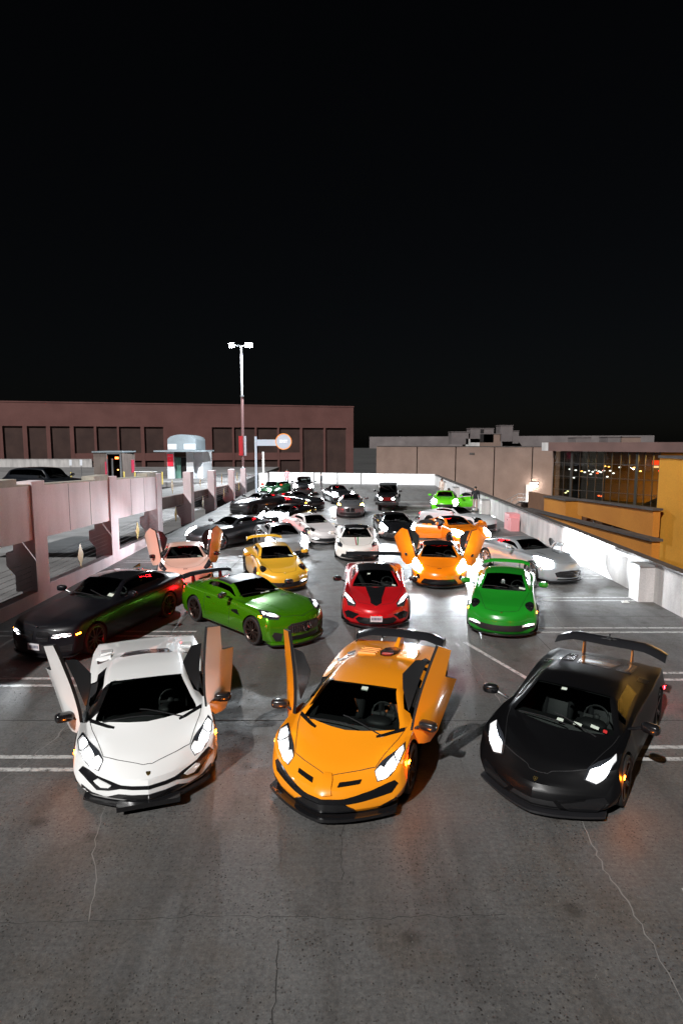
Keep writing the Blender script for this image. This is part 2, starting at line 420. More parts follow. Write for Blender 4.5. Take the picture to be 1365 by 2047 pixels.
K['jeep'] = dict(W=.80, zb=0.42, rnd=(.15, .12, .12, .12, .14), fo=.62, wb=2.60, tr=(.40, .40), tw=(.26, .26),
    cowl=1.46, head=1.72, side=(1.60, 3.95), rear=None, pw=3.0, rake=[(.1, .0), (.5, .0), (1.2, .05)],
    rows=[(0, .60, .62, .70, .62, 1.02, .56, 1.09, .34, 1.11, 1.12, .05), (.04, .62, .64, .70, .64, 1.06, .58, 1.12, .36, 1.14, 1.145, .04),
          (.60, .64, .66, .70, .66, 1.09, .61, 1.15, .40, 1.165, 1.17, .0), (1.35, .74, .76, .70, .74, 1.13, .68, 1.17, .50, 1.19, 1.20, 0),
          (1.46, .78, .80, .70, .79, 1.15, .72, 1.18, .66, 1.20, 1.21, .02), (1.72, .78, .80, .70, .79, 1.16, .74, 1.20, .66, 1.78, 1.80, .01),
          (2.2, .78, .80, .70, .79, 1.16, .74, 1.20, .67, 1.81, 1.835, 0), (3.2, .78, .80, .70, .79, 1.16, .74, 1.20, .67, 1.81, 1.835, 0),
          (3.98, .78, .80, .70, .79, 1.16, .74, 1.20, .66, 1.79, 1.81, 0), (4.08, .76, .78, .70, .77, 1.15, .72, 1.19, .64, 1.72, 1.74, 0)])

NP = 25
def half_profile(c, rnd):
    pts = [c[0], c[1]]
    for k in range(2, 7):
        a, b, d = np.array(c[k-1]), np.array(c[k]), np.array(c[k+1])
        r = rnd[k-2]
        la, ld = np.linalg.norm(a - b), np.linalg.norm(d - b)
        ra, rd = r, r
        if k == 6: ra, rd = min(r, .07/max(la, 1e-6)), min(r, .06/max(ld, 1e-6))
        s = b + (a - b) * ra; e = b + (d - b) * rd
        for t in (0, .33, .67, 1):
            pts.append((1-t)**2*s + 2*t*(1-t)*b + t*t*e)
    c7 = np.array(c[7]); c6 = np.array(c[6])
    a = c7 + (c6 - c7) * .62
    a2 = np.array((-a[0], a[1]))
    for t in (0, .25, .5):
        pts.append((1-t)**2*a + 2*t*(1-t)*c7 + t*t*a2)
    return [np.array(p) for p in pts]

class Body:
    pass

def make_body(kind, scale=(1, 1, 1)):
    k = K[kind]
    rows = np.array(k['rows'], float).copy()
    sx, sy, sz = scale
    rows[:, 0] *= sx; rows[:, 11] *= sx
    for c in (1, 2, 4, 6, 8): rows[:, c] *= sy
    for c in (3, 5, 7, 9, 10): rows[:, c] *= sz
    zb = k['zb']
    f = [pchip(rows[:, 0], rows[:, c]) for c in range(1, 12)]
    B = Body()
    B.kind = kind; B.k = k; B.sc = scale
    B.L = rows[-1, 0]; B.fo = k['fo']*sx; B.wb = k['wb']*sx
    B.X0 = B.fo + B.wb/2
    B.W = k['W']*sy
    B.cowl = k['cowl']*sx; B.head = k['head']*sx
    B.side = tuple(q*sx for q in k['side']); B.rear = tuple(q*sx for q in k['rear']) if k['rear'] else None
    B.f = f
    key = set(rows[:, 0]) | {B.cowl + .02, B.head - .02, B.head, B.side[0], B.side[1]}
    if B.rear: key |= set(B.rear)
    key = sorted(key)
    ds = []
    for a, b in zip(key, key[1:]):
        n = max(1, int(math.ceil((b - a) / 0.085)))
        ds += [a + (b - a)*i/n for i in range(n)]
    ds.append(key[-1])
    clean = [ds[0]]
    for d in ds[1:]:
        if d - clean[-1] > 1e-4: clean.append(d)
    ds = clean
    rk = pchip([q[0]*sz for q in k['rake']], [q[1] for q in k['rake']])
    def warp(d, y, z, w):
        dd = d + f[10](d) * (abs(y)/w) ** k['pw'] + rk(z) * max(0.0, 1 - d/0.45)
        return (B.X0 - dd, y, z)
    V = []; rings = []
    for d in ds:
        wl, wm, zm, ws, zs, wh, zh, wr, ze, zc, sw = [q(d) for q in f]
        c = [(0, zb), (wl - .08, zb), (wl, zb + .05), (wm, zm), (ws, zs), (wh, zh), (wr, ze), (0, zc)]
        hp = half_profile(c, k['rnd'])
        ring = []
        for i, p in enumerate(hp):                       # left half (+y), bottom centre to top centre
            ring.append(len(V)); V.append(warp(d, p[0] if 0 < i < NP-1 else 0.0, p[1], wm))
        for i in range(NP - 2, 0, -1):                   # right half
            ring.append(len(V)); V.append(warp(d, -hp[i][0], hp[i][1], wm))
        rings.append((ring, hp, wm, d))
    n = len(rings[0][0])
    F = []; T = []
    for j in range(len(rings) - 1):
        a, b = rings[j][0], rings[j+1][0]
        dm = (rings[j][3] + rings[j+1][3]) / 2
        for i in range(n):
            i2 = (i + 1) % n
            F.append((a[i], b[i], b[i2], a[i2]))
            h = i if i < NP - 1 else n - 1 - i           # column in the half profile
            left = i < NP - 1
            t = 0
            if h >= 21 and B.cowl + .02 <= dm <= B.head - .02: t = 1
            elif h == 17 and B.side[0] <= dm <= B.side[1]: t = 2 if left else 3
            elif B.rear and h >= 21 and B.rear[0] <= dm <= B.rear[1]: t = 4
            elif h >= 19 and B.head - .02 < dm < (B.rear[0] if B.rear else B.side[1] + .1): t = 5
            T.append(t)
    m_ = 8
    for e, (ring, hp, wm, d) in ((0, rings[0]), (1, rings[-1])):
        grid = []
        for i in range(NP):
            if i in (0, NP - 1): grid.append([ring[i]] * (m_ + 1)); continue
            rw = [ring[i]]
            for j in range(1, m_):
                rw.append(len(V)); V.append(warp(d, hp[i][0] * (1 - 2*j/m_), hp[i][1], wm))
            rw.append(ring[n - i]); grid.append(rw)
        for i in range(NP - 1):
            for j in range(m_):
                q = [grid[i][j], grid[i+1][j], grid[i+1][j+1], grid[i][j+1]]
                q = [v for s_, v in enumerate(q) if v not in q[:s_]]
                if len(q) < 3: continue
                F.append(tuple(q if e == 0 else q[::-1])); T.append(0)
    B.V = V; B.F = F; B.T = T
    bm = bmesh.new()
    vs_ = [bm.verts.new(v) for v in V]
    for q, t in zip(F, T):
        try:
            fc = bm.faces.new([vs_[i] for i in q]); fc.material_index = t
        except ValueError:
            pass
    bmesh.ops.recalc_face_normals(bm, faces=bm.faces)
    if bm.calc_volume(signed=True) < 0:
        bmesh.ops.reverse_faces(bm, faces=bm.faces)
    bm.normal_update()
    B.bm = bm
    B.bvh = BVHTree.FromBMesh(bm)
    return B

def clip(poly, lo, hi, ax):
    for s, lim in ((1, lo), (-1, hi)):
        out = []
        for i in range(len(poly)):
            a, b = poly[i-1], poly[i]
            da, db = s*(a[ax] - lim), s*(b[ax] - lim)
            if da >= 0: pass
            if (da >= 0) != (db >= 0):
                t = da / (da - db)
                out.append((a[0] + (b[0]-a[0])*t, a[1] + (b[1]-a[1])*t))
            if db >= 0: out.append(b)
        poly = out
        if len(poly) < 3: return []
    return poly

def cast(B, p, view, side=1):
    if view == 'top':
        o, d = Vector((B.X0 - p[0], p[1], 3)), Vector((0, 0, -1))
    elif view == 'front':
        o, d = Vector((B.X0 + 2, p[0], p[1])), Vector((-1, 0, 0))
    elif view == 'rear':
        o, d = Vector((B.X0 - B.L - 2, p[0], p[1])), Vector((1, 0, 0))
    else:
        o, d = Vector((B.X0 - p[0], 3*side, p[1])), Vector((0, -side, 0))
    h = B.bvh.ray_cast(o, d)
    return h[0], h[1], d

def patch_geo(B, poly, view, off=.006, res=.07, depth=.02, side=1):
    """a panel cut to the outline and laid on the body, with a thin edge all round"""
    xs = [p[0] for p in poly]; ys = [p[1] for p in poly]
    x0, x1, y0, y1 = min(xs), max(xs), min(ys), max(ys)
    nx = max(1, int(math.ceil((x1-x0)/res))); ny = max(1, int(math.ceil((y1-y0)/res)))
    idx = {}; V = []; N = []; F = []
    def vid(p):
        key = (round(p[0], 5), round(p[1], 5))
        if key not in idx:
            h, nn, d = cast(B, p, view, side)
            if h is None: idx[key] = None
            else:
                idx[key] = len(V); V.append(h + nn*off); N.append(d)
        return idx[key]
    for i in range(nx):
        px = clip(poly, x0 + (x1-x0)*i/nx, x0 + (x1-x0)*(i+1)/nx, 0)
        if not px: continue
        for j in range(ny):
            q = clip(px, y0 + (y1-y0)*j/ny, y0 + (y1-y0)*(j+1)/ny, 1)
            if not q: continue
            ids = [vid(p) for p in q]
            if None in ids: continue
            ids = [v for s_, v in enumerate(ids) if v not in ids[:s_]]
            if len(ids) >= 3: F.append(tuple(ids))
    return V, N, F

def shell(V, N, F, depth):
    """close a patch with an edge band going inwards"""
    cnt = {}
    for f in F:
        for a, b in zip(f, f[1:] + f[:1]):
            if (b, a) in cnt: del cnt[(b, a)]
            else: cnt[(a, b)] = 1
    V2 = [Vector(v) for v in V]; F2 = list(F); low = {}
    for a, b in cnt:
        for q in (a, b):
            if q not in low:
                low[q] = len(V2); V2.append(V[q] + N[q]*depth)
        F2.append((b, a, low[a], low[b]))
    return V2, F2

def patch(B, name, poly, view, m, parent, off=.006, res=.07, depth=.02, side=1, smooth=40):
    V, N, F = patch_geo(B, poly, view, off, res, depth, side)
    if not F: return None
    V2, F2 = shell(V, N, F, depth)
    o = obj(name, V2, F2, m, parent)
    bm = bmesh.new(); bm.from_mesh(o.data)
    bmesh.ops.recalc_face_normals(bm, faces=bm.faces)
    bm.to_mesh(o.data); bm.free()
    soften(o.data, smooth)
    return o

def mirror(poly, view):
    if view == 'top': return [(p[0], -p[1]) for p in poly][::-1]
    if view in ('front', 'rear'): return [(-p[0], p[1]) for p in poly][::-1]
    return poly

def pair(B, name, poly, view, m, parent, **kw):
    a = patch(B, name, poly, view, m, parent, side=1, **kw)
    b = patch(B, name, mirror(poly, view), view, m, parent, side=-1, **kw)
    return [q for q in (a, b) if q]

def full(poly):
    """outline given for y >= 0, closed over the centre line"""
    return list(poly) + [(-p[0], p[1]) for p in poly[::-1] if p[0] > 1e-6]

def fullt(poly):
    return list(poly) + [(p[0], -p[1]) for p in poly[::-1] if p[1] > 1e-6]

def seam(B, name, pts, view, parent, w=.008, off=.003, m=None, side=1):
    """a narrow strip laid along a line on the body"""
    dense = []
    for a, b in zip(pts, pts[1:]):
        n = max(1, int(math.dist(a, b) / .05))
        dense += [(a[0] + (b[0]-a[0])*i/n, a[1] + (b[1]-a[1])*i/n) for i in range(n)]
    dense.append(pts[-1])
    V = []; F = []
    for i, p in enumerate(dense):
        a, b = dense[max(i-1, 0)], dense[min(i+1, len(dense)-1)]
        t = np.array((b[0]-a[0], b[1]-a[1])); t = t/(np.linalg.norm(t) + 1e-9)
        q = (-t[1]*w/2, t[0]*w/2)
        h1 = cast(B, (p[0]+q[0], p[1]+q[1]), view, side); h2 = cast(B, (p[0]-q[0], p[1]-q[1]), view, side)
        if h1[0] is None or h2[0] is None: continue
        V += [h1[0] + h1[1]*off, h2[0] + h2[1]*off]
    F = [(2*i, 2*i+1, 2*i+3, 2*i+2) for i in range(len(V)//2 - 1)]
    return obj(name, V, F, m or M_MATTE, parent) if F else None

# ------------------------------------------------------------------ wheels, seats, mirrors, wings
WHEEL = {}
def wheel_meshes(r, w, style):
    key = (round(r, 3), round(w, 3), style)
    if key in WHEEL: return WHEEL[key]
    h = w/2; rr = r*.78
    t = MB().lathe([(rr, -h*.9), (r*.93, -h), (r*.985, -h*.86), (r, -h*.55), (r, h*.55), (r*.985, h*.86), (r*.93, h), (rr, h*.9)], 36)
    ty = t.build('tmp', M_TYRE, None, 35)
    m = MB().lathe([(rr + .004, h*.92), (rr - .012, h*.95), (rr - .03, h*.8), (rr - .035, -h*.6), (0.0, -h*.6)], 36)
    n = {'five': 5, 'ten': 10, 'multi': 14}[style]
    for i in range(n):
        a = 2*math.pi*i/n
        for da in ((-.09, .09) if style == 'five' else (0,)):
            s_ = .020 if style != 'multi' else .014
            q = MB().hexa([(.03, h*.52, -s_), (.03, h*.52, s_), (rr-.018, h*.62, s_*.8), (rr-.018, h*.62, -s_*.8),
                           (.03, h*.80, -s_*.8), (.03, h*.80, s_*.8), (rr-.018, h*.92, s_*.6), (rr-.018, h*.92, -s_*.6)])
            q.xf(Matrix.Rotation(-(a + da), 4, 'Y'))
            m.add(q.v, q.f)
    m.lathe([(0, h*.86), (.03, h*.85), (.042, h*.76), (.05, h*.4)], 16)
    m.lathe([(0, -h*.1), (rr*.72, -h*.1), (rr*.72, h*.05), (0, h*.05)], 24)
    ri = m.build('tmp', M_RIM_B, None, 35)
    WHEEL[key] = (ty.data, ri.data)
    bpy.data.objects.remove(ty); bpy.data.objects.remove(ri)
    return WHEEL[key]

def add_wheels(B, root, rim, style='ten', steer=0.0):
    k = B.k
    for fr in (0, 1):
        r, w = k['tr'][fr], k['tw'][fr]
        ty, ri = wheel_meshes(r, w, style)
        d = B.fo + (B.wb if fr else 0)
        yo = B.f[1](d) - w/2 - .018
        for s in (1, -1):
            o = link('wheel', ty, root)
            o.location = (B.X0 - d, s*yo, r + .002)
            o.rotation_euler = (0, 0, (0 if s > 0 else math.pi) + (steer if fr == 0 else 0))
            q = link('rim', ri, o)
            q.material_slots[0].link = 'OBJECT'; q.material_slots[0].material = rim

def seat_geo(x, y, z, tall=0.0):
    m = MB()
    m.ellipsoid((x + .10, y, z + .07), (.27, .24, .09), 14, 7, .7)
    q = MB().ellipsoid((0, 0, .33), (.085, .24, .36 + tall), 14, 9, .65)
    q.ellipsoid((.03, .20, .28), (.10, .05, .26), 8, 7, .8).ellipsoid((.03, -.20, .28), (.10, .05, .26), 8, 7, .8)
    q.ellipsoid((.01, 0, .70 + tall), (.06, .13, .10), 10, 6, .7)
    q.xf(Matrix.Translation((x - .20, y, z + .05)) @ Matrix.Rotation(R(-24), 4, 'Y'))
    m.add(q.v, q.f)
    return m

def add_cabin(B, root, seat=M_SEATD, stripe=None, doorside=None):
    """lining, dashboard, seats and steering wheel seen through the glass"""
    bm = B.bm
    bm.normal_update()
    # lining: the body skin of the cabin, moved inwards
    V = []; F = []; mp = {}
    d0, d1 = B.head + .02, (B.rear[0] if B.rear else B.side[1] + .1)
    for f in bm.faces:
        if f.material_index in (1, 2, 3, 4): continue
        c = f.calc_center_median(); d = B.X0 - c.x
        if not (d0 - .02 < d < d1 and c.z > .55 * B.sc[2]): continue
        ids = []
        for v in f.verts:
            if v.index not in mp:
                mp[v.index] = len(V); V.append(v.co - v.normal*.03)
            ids.append(mp[v.index])
        F.append(tuple(ids))
    bm.verts.index_update()
    if F: obj('headlining', V, F, M_INT, root, 40)
    zc = B.f[9](B.cowl)
    xc = B.X0 - B.cowl
    wi = B.f[5](B.head) - .06
    x1 = B.X0 - d1
    tub = MB().box(x1, xc - .30, -wi, wi, .2, .26)
    tub.box(x1 - .03, x1, -wi, wi, .2, zc + .1)
    tub.build('cabin_floor', M_INT, root)
    dz = zc - .035
    dash = MB()
    dash.hexa([(xc - .62, -wi, .45), (xc - .62, wi, .45), (xc - .10, wi, .45), (xc - .10, -wi, .45),
               (xc - .58, -wi, dz - .05), (xc - .58, wi, dz - .05), (xc - .28, wi*.93, dz), (xc - .28, -wi*.93, dz)])
    dash.ellipsoid((xc - .56, .36, dz - .03), (.14, .20, .07), 14, 7, .8)
    dash.build('dashboard', M_DASH, root, 40)
    z0 = .20 if zc < .9 else (.30 if zc < 1.0 else (.42 if zc < 1.1 else .62))
    xs = B.X0 - (B.head + .32)
    for s in (1, -1):
        o = seat_geo(xs, s*.36, z0).build('seat', seat, root, 50)
        if stripe:
            q = MB()
            for yy, a, b in ((0, .40, .80), (.06, .12, .42), (-.06, .12, .42)):
                tilt = .10 * (1 if yy > 0 else -1) if yy else 0
                p = MB().hexa([(.085, yy - .016 + tilt*.7, a), (.085, yy + .016 + tilt*.7, a), (.10, yy + .016 + tilt*.7, a), (.10, yy - .016 + tilt*.7, a),
                               (.085, yy*.2 - .016, b), (.085, yy*.2 + .016, b), (.10, yy*.2 + .016, b), (.10, yy*.2 - .016, b)])
                q.add(p.v, p.f)
            q.xf(Matrix.Translation((xs - .20, s*.36, z0 + .05)) @ Matrix.Rotation(R(-24), 4, 'Y'))
            q.build('seat_stripe', stripe, o)
    st = MB()
    ring = [(0, .175*math.cos(t*math.pi/10), .175*math.sin(t*math.pi/10)) for t in range(21)]
    st.tube(ring, .016, 6, False)
    st.box(-.01, .01, -.17, .17, -.02, .02).box(-.01, .01, -.02, .02, -.17, 0).ellipsoid((0, 0, 0), (.03, .06, .055), 10, 6)
    st.xf(Matrix.Translation((xc - .80, .36, dz - .02)) @ Matrix.Rotation(R(-22), 4, 'Y'))
    st.build('steering_wheel', M_DASH, root, 50)

def add_mirrors(B, root, m, d=None, z=None, size=1.0, out=.20, only=(1, -1)):
    d = d or B.side[0] + .10
    z = z or B.f[6](d) + .06
    y = B.f[1](d)
    for s in only:
        q = MB().ellipsoid((0, 0, 0), (.075*size, .125*size, .072*size), 14, 8, .62)
        q.xf(Matrix.Translation((B.X0 - d + .02, s*(y + out - .06), z + .08)) @ Matrix.Rotation(R(-14*s), 4, 'Z'))
        o = q.build('mirror', m, root, 60)
        st = MB().tube([(B.X0 - d, s*(y - .10), z - .02), (B.X0 - d + .01, s*(y + .02), z + .035), (B.X0 - d + .01, s*(y + out - .12), z + .06)], .022, 6)
        st.build('mirror_arm', M_BLACK, o, 50)

def add_wing(B, root, m, x, z, span, chord=.26, base_z=None, up_y=.42, arch=0.0, droop=0.0, end=.10, upm=None, sweep=0.0, tilt=.06):
    """a rear aerofoil on two uprights"""
    prof = [(-.5, .00), (-.30, .035), (0, .05), (.30, .035), (.5, .005), (.30, .004), (0, .012), (-.3, .006)]
    V = []; F = []; n = 17
    for i in range(n):
        t = -1 + 2*i/(n-1)
        zz = z + arch*(1 - t*t) - droop*max(0, (abs(t) - .62)/.38) ** 1.3
        xx = x - sweep*abs(t)
        for p in prof:
            V.append((xx - p[0]*chord, t*span/2, zz + p[1]*1.0 + p[0]*tilt))
    k = len(prof)
    F = [(i*k + j, i*k + (j+1) % k, (i+1)*k + (j+1) % k, (i+1)*k + j) for i in range(n-1) for j in range(k)]
    F += [tuple(range(k-1, -1, -1)), tuple(range((n-1)*k, n*k))]
    w = obj('rear_wing', V, F, m, root, 40)
    ze = z - droop
    if end:
        for s in (1, -1):
            MB().prism([(x - sweep + chord*.55, ze - end), (x - sweep - chord*.6, ze - end*.8), (x - sweep - chord*.6, ze + .07), (x - sweep + chord*.4, ze + .04)],
                       s*span/2, s*(span/2 + .012)).build('end_plate', m, w)
    for s in (1, -1):
        zb = base_z if base_z else z - .25
        MB().prism([(x + .16, zb - .05), (x - .06, zb - .05), (x - .05, z + arch*.7 + .01), (x + .06, z + arch*.7 + .01)], s*up_y - .012, s*up_y + .012).build('wing_upright', upm or m, w)
    return w

def splitter(B, root, m, z0=.085, z1=.115, ext=.05, back=.55, w=None, taper=1.0):
    """a flat lip that follows the plan of the nose"""
    w = w or B.f[1](.25)
    sw = B.f[10](0) ; pw = B.k['pw']
    front = []
    for i in range(25):
        t = -1 + 2*i/24
        front.append((B.X0 - sw*abs(t)**pw*(w/B.f[1](0))**pw*.92 + ext*(1 - .35*abs(t)**4), t*w))
    poly = front + [(B.X0 - back - sw*.6, w*.96), (B.X0 - back - sw*.6, -w*.96)]
    V = [(p[0], p[1], z0) for p in poly] + [(p[0], p[1], z1) for p in poly]
    n = len(poly)
    q = MB().add(V, [tuple(range(n)), tuple(range(2*n-1, n-1, -1))] + [(i, (i+1) % n, (i+1) % n + n, i + n) for i in range(n)])
    return q.build('front_splitter', m, root)

# ------------------------------------------------------------------ doors
def cut_body(B, root, mats, prisms=(), arch=.04):
    """the body skin with wheel arches and door openings cut, split into its parts"""
    me = bpy.data.meshes.new('tmp_body')
    B.bm.to_mesh(me)
    tags = [mat('tag%d' % i) for i in range(6)] + [M_WELL]
    for t in tags: me.materials.append(t)
    tmp = link('tmp_body', me)
    cutters = []
    q = MB()
    for fr in (0, 1):
        r = B.k['tr'][fr]; d = B.fo + (B.wb if fr else 0)
        w = B.f[1](d)
        for s in (1, -1):
            wi = w - B.k['tw'][fr] - .06
            q.lathe([(0, s*wi), (r*.86, s*wi), (r + arch - .02, s*(wi + .14)), (r + arch, s*(w - .06)), (r + arch, s*(w + .3)), (0, s*(w + .3))], 40, 'y', (B.X0 - d, 0, r + .005))
    c = q.build('tmp_cut', M_WELL); cutters.append(c)
    for P in prisms:
        cutters.append(MB().prism(P[0], P[1], P[2], 'y').build('tmp_cut', M_WELL))
    for c in cutters:
        md = tmp.modifiers.new('cut', 'BOOLEAN'); md.operation = 'DIFFERENCE'; md.solver = 'EXACT'; md.object = c
        md.material_mode = 'TRANSFER'
        if c is not cutters[0]: md.use_self = False
    bpy.context.view_layer.update()
    dg = bpy.context.evaluated_depsgraph_get()
    res = bpy.data.meshes.new_from_object(tmp.evaluated_get(dg))
    names = ['body', 'windscreen', 'side_window', 'side_window', 'rear_window', 'roof', 'body_opening']
    co = [v.co.copy() for v in res.vertices]
    slot = [m_.name if m_ else '' for m_ in res.materials]
    key = {t.name: i for i, t in enumerate(tags)}
    parts = {}
    for p in res.polygons:
        i = key.get(slot[p.material_index], 0)
        parts.setdefault(i, []).append(tuple(p.vertices))
    out = {}
    if mats[5] is mats[0] and 5 in parts:
        parts[0] = parts.get(0, []) + parts.pop(5)
    for i, fs in [(i, g) for i, fs in parts.items() for g in (islands(fs) if i in (1, 2, 3, 4, 6) else [fs])]:
        mp = {}; V = []
        F = []
        for f in fs:
            g = []
            for v in f:
                if v not in mp: mp[v] = len(V); V.append(co[v])
                g.append(mp[v])
            F.append(tuple(g))
        out[i] = obj(names[i], V, F, mats[i], root, 20 if B.kind.startswith('wedge') else 44)
    for o in cutters + [tmp]: bpy.data.objects.remove(o)
    bpy.data.meshes.remove(res)
    return out

def islands(fs):
    """faces grouped by shared corners, largest first"""
    par = {}
    def fd(a):
        while par[a] != a: par[a] = par[par[a]]; a = par[a]
        return a
    for f in fs:
        for v in f: par.setdefault(v, v)
        for v in f[1:]: par[fd(v)] = fd(f[0])
    g = {}
    for f in fs: g.setdefault(fd(f[0]), []).append(f)
    return sorted(g.values(), key=len, reverse=True)

def door_geo(B, poly, side, thick=.05):
    """outer skin over the outline, an inner skin behind it"""
    V, N, F = patch_geo(B, poly, 'side', .002, .09, 0, side)
    n = len(V)
    V2 = [Vector(v) for v in V] + [Vector((v.x, v.y - side*thick, v.z)) for v in V]
    cnt = {}
    for f in F:
        for a, b in zip(f, f[1:] + f[:1]):
            if (b, a) in cnt: del cnt[(b, a)]
            else: cnt[(a, b)] = 1
    F2 = list(F); idx = [0]*len(F)
    F2 += [tuple(i + n for i in f[::-1]) for f in F]; idx += [1]*len(F)
    for a, b in cnt: F2.append((b, a, a + n, b + n)); idx.append(1)
    return V2, F2, idx

def swing(V, piv, rots):
    M = Matrix.Translation(piv)
    for ang, ax in rots: M = M @ Matrix.Rotation(R(ang), 4, ax)
    M = M @ Matrix.Translation(-Vector(piv))
    return [M @ Vector(v) for v in V]

def add_door(B, root, poly, glass, side, piv, rots, m, mirror_m=None, inner=M_INT, name='door', mir=None):
    V, F, idx = door_geo(B, poly, side)
    piv = Vector((B.X0 - piv[0], side*piv[1], piv[2]))
    rr = [(a if ax == 'Y' else a*side, ax) for a, ax in rots]
    o = obj(name, swing(V, piv, rr), F, None, root, 40, mats=[m, inner], idx=idx)
    if glass:
        V, N, F = patch_geo(B, glass, 'side', -.004, .12, 0, side)
        V2 = [Vector(v) for v in V] + [Vector((v.x, v.y - side*.006, v.z)) for v in V]
        F2 = list(F) + [tuple(i + len(V) for i in f[::-1]) for f in F]
        obj('door_glass', swing(V2, piv, rr), F2, mat('door_glass_tinted', (.012, .013, .014), .25, spec=.3), o, 40)
    if mirror_m:
        d, y, z = mir[:3]
        q = MB().ellipsoid((0, 0, 0), (.075, .135, .068), 14, 8, .6)
        q.xf(Matrix.Translation((B.X0 - d, side*(y + .18), z + .08)) @ Matrix.Rotation(R(-14*side), 4, 'Z'))
        q.tube([(B.X0 - d, side*(y - .06), z), (B.X0 - d, side*(y + .10), z + .06)], .022, 6)
        q.v = swing(q.v, piv, rr) if len(mir) > 3 else q.v
        q.build('mirror', mirror_m, o, 60)
    return o

def lamp_beam(B, o, x, y, z, energy, heading, tilt=2.5, color=(.86, .94, 1.0), size=70):
    d = bpy.data.lights.new('headlight_beam', 'SPOT')
    d.energy = energy * 9.0; d.color = color; d.spot_size = R(size); d.spot_blend = .75; d.shadow_soft_size = .05
    l = link('headlight_beam', d, o)
    l.location = (x + .10, y, z)
    v = Vector((1, heading, -math.tan(R(tilt))))
    l.rotation_euler = v.to_track_quat('-Z', 'Y').to_euler()
    return l

def place(root, B, front, deg):
    """front: where the middle of the nose stands on the ground; deg: turn from facing the camera (nose to -Y), positive turns the nose left"""
    rz = R(-90 - deg)
    root.rotation_euler = (0, 0, rz)
    fwd = Vector((math.cos(rz), math.sin(rz), 0))
    root.location = Vector((front[0], front[1], 0)) - fwd * B.X0

def new_car(name, label, front, deg, kind, scale=(1, 1, 1), cat='car'):
    B = make_body(kind, scale)
    root = empty(name)
    tag(root, label, cat)
    place(root, B, front, deg)
    return B, root

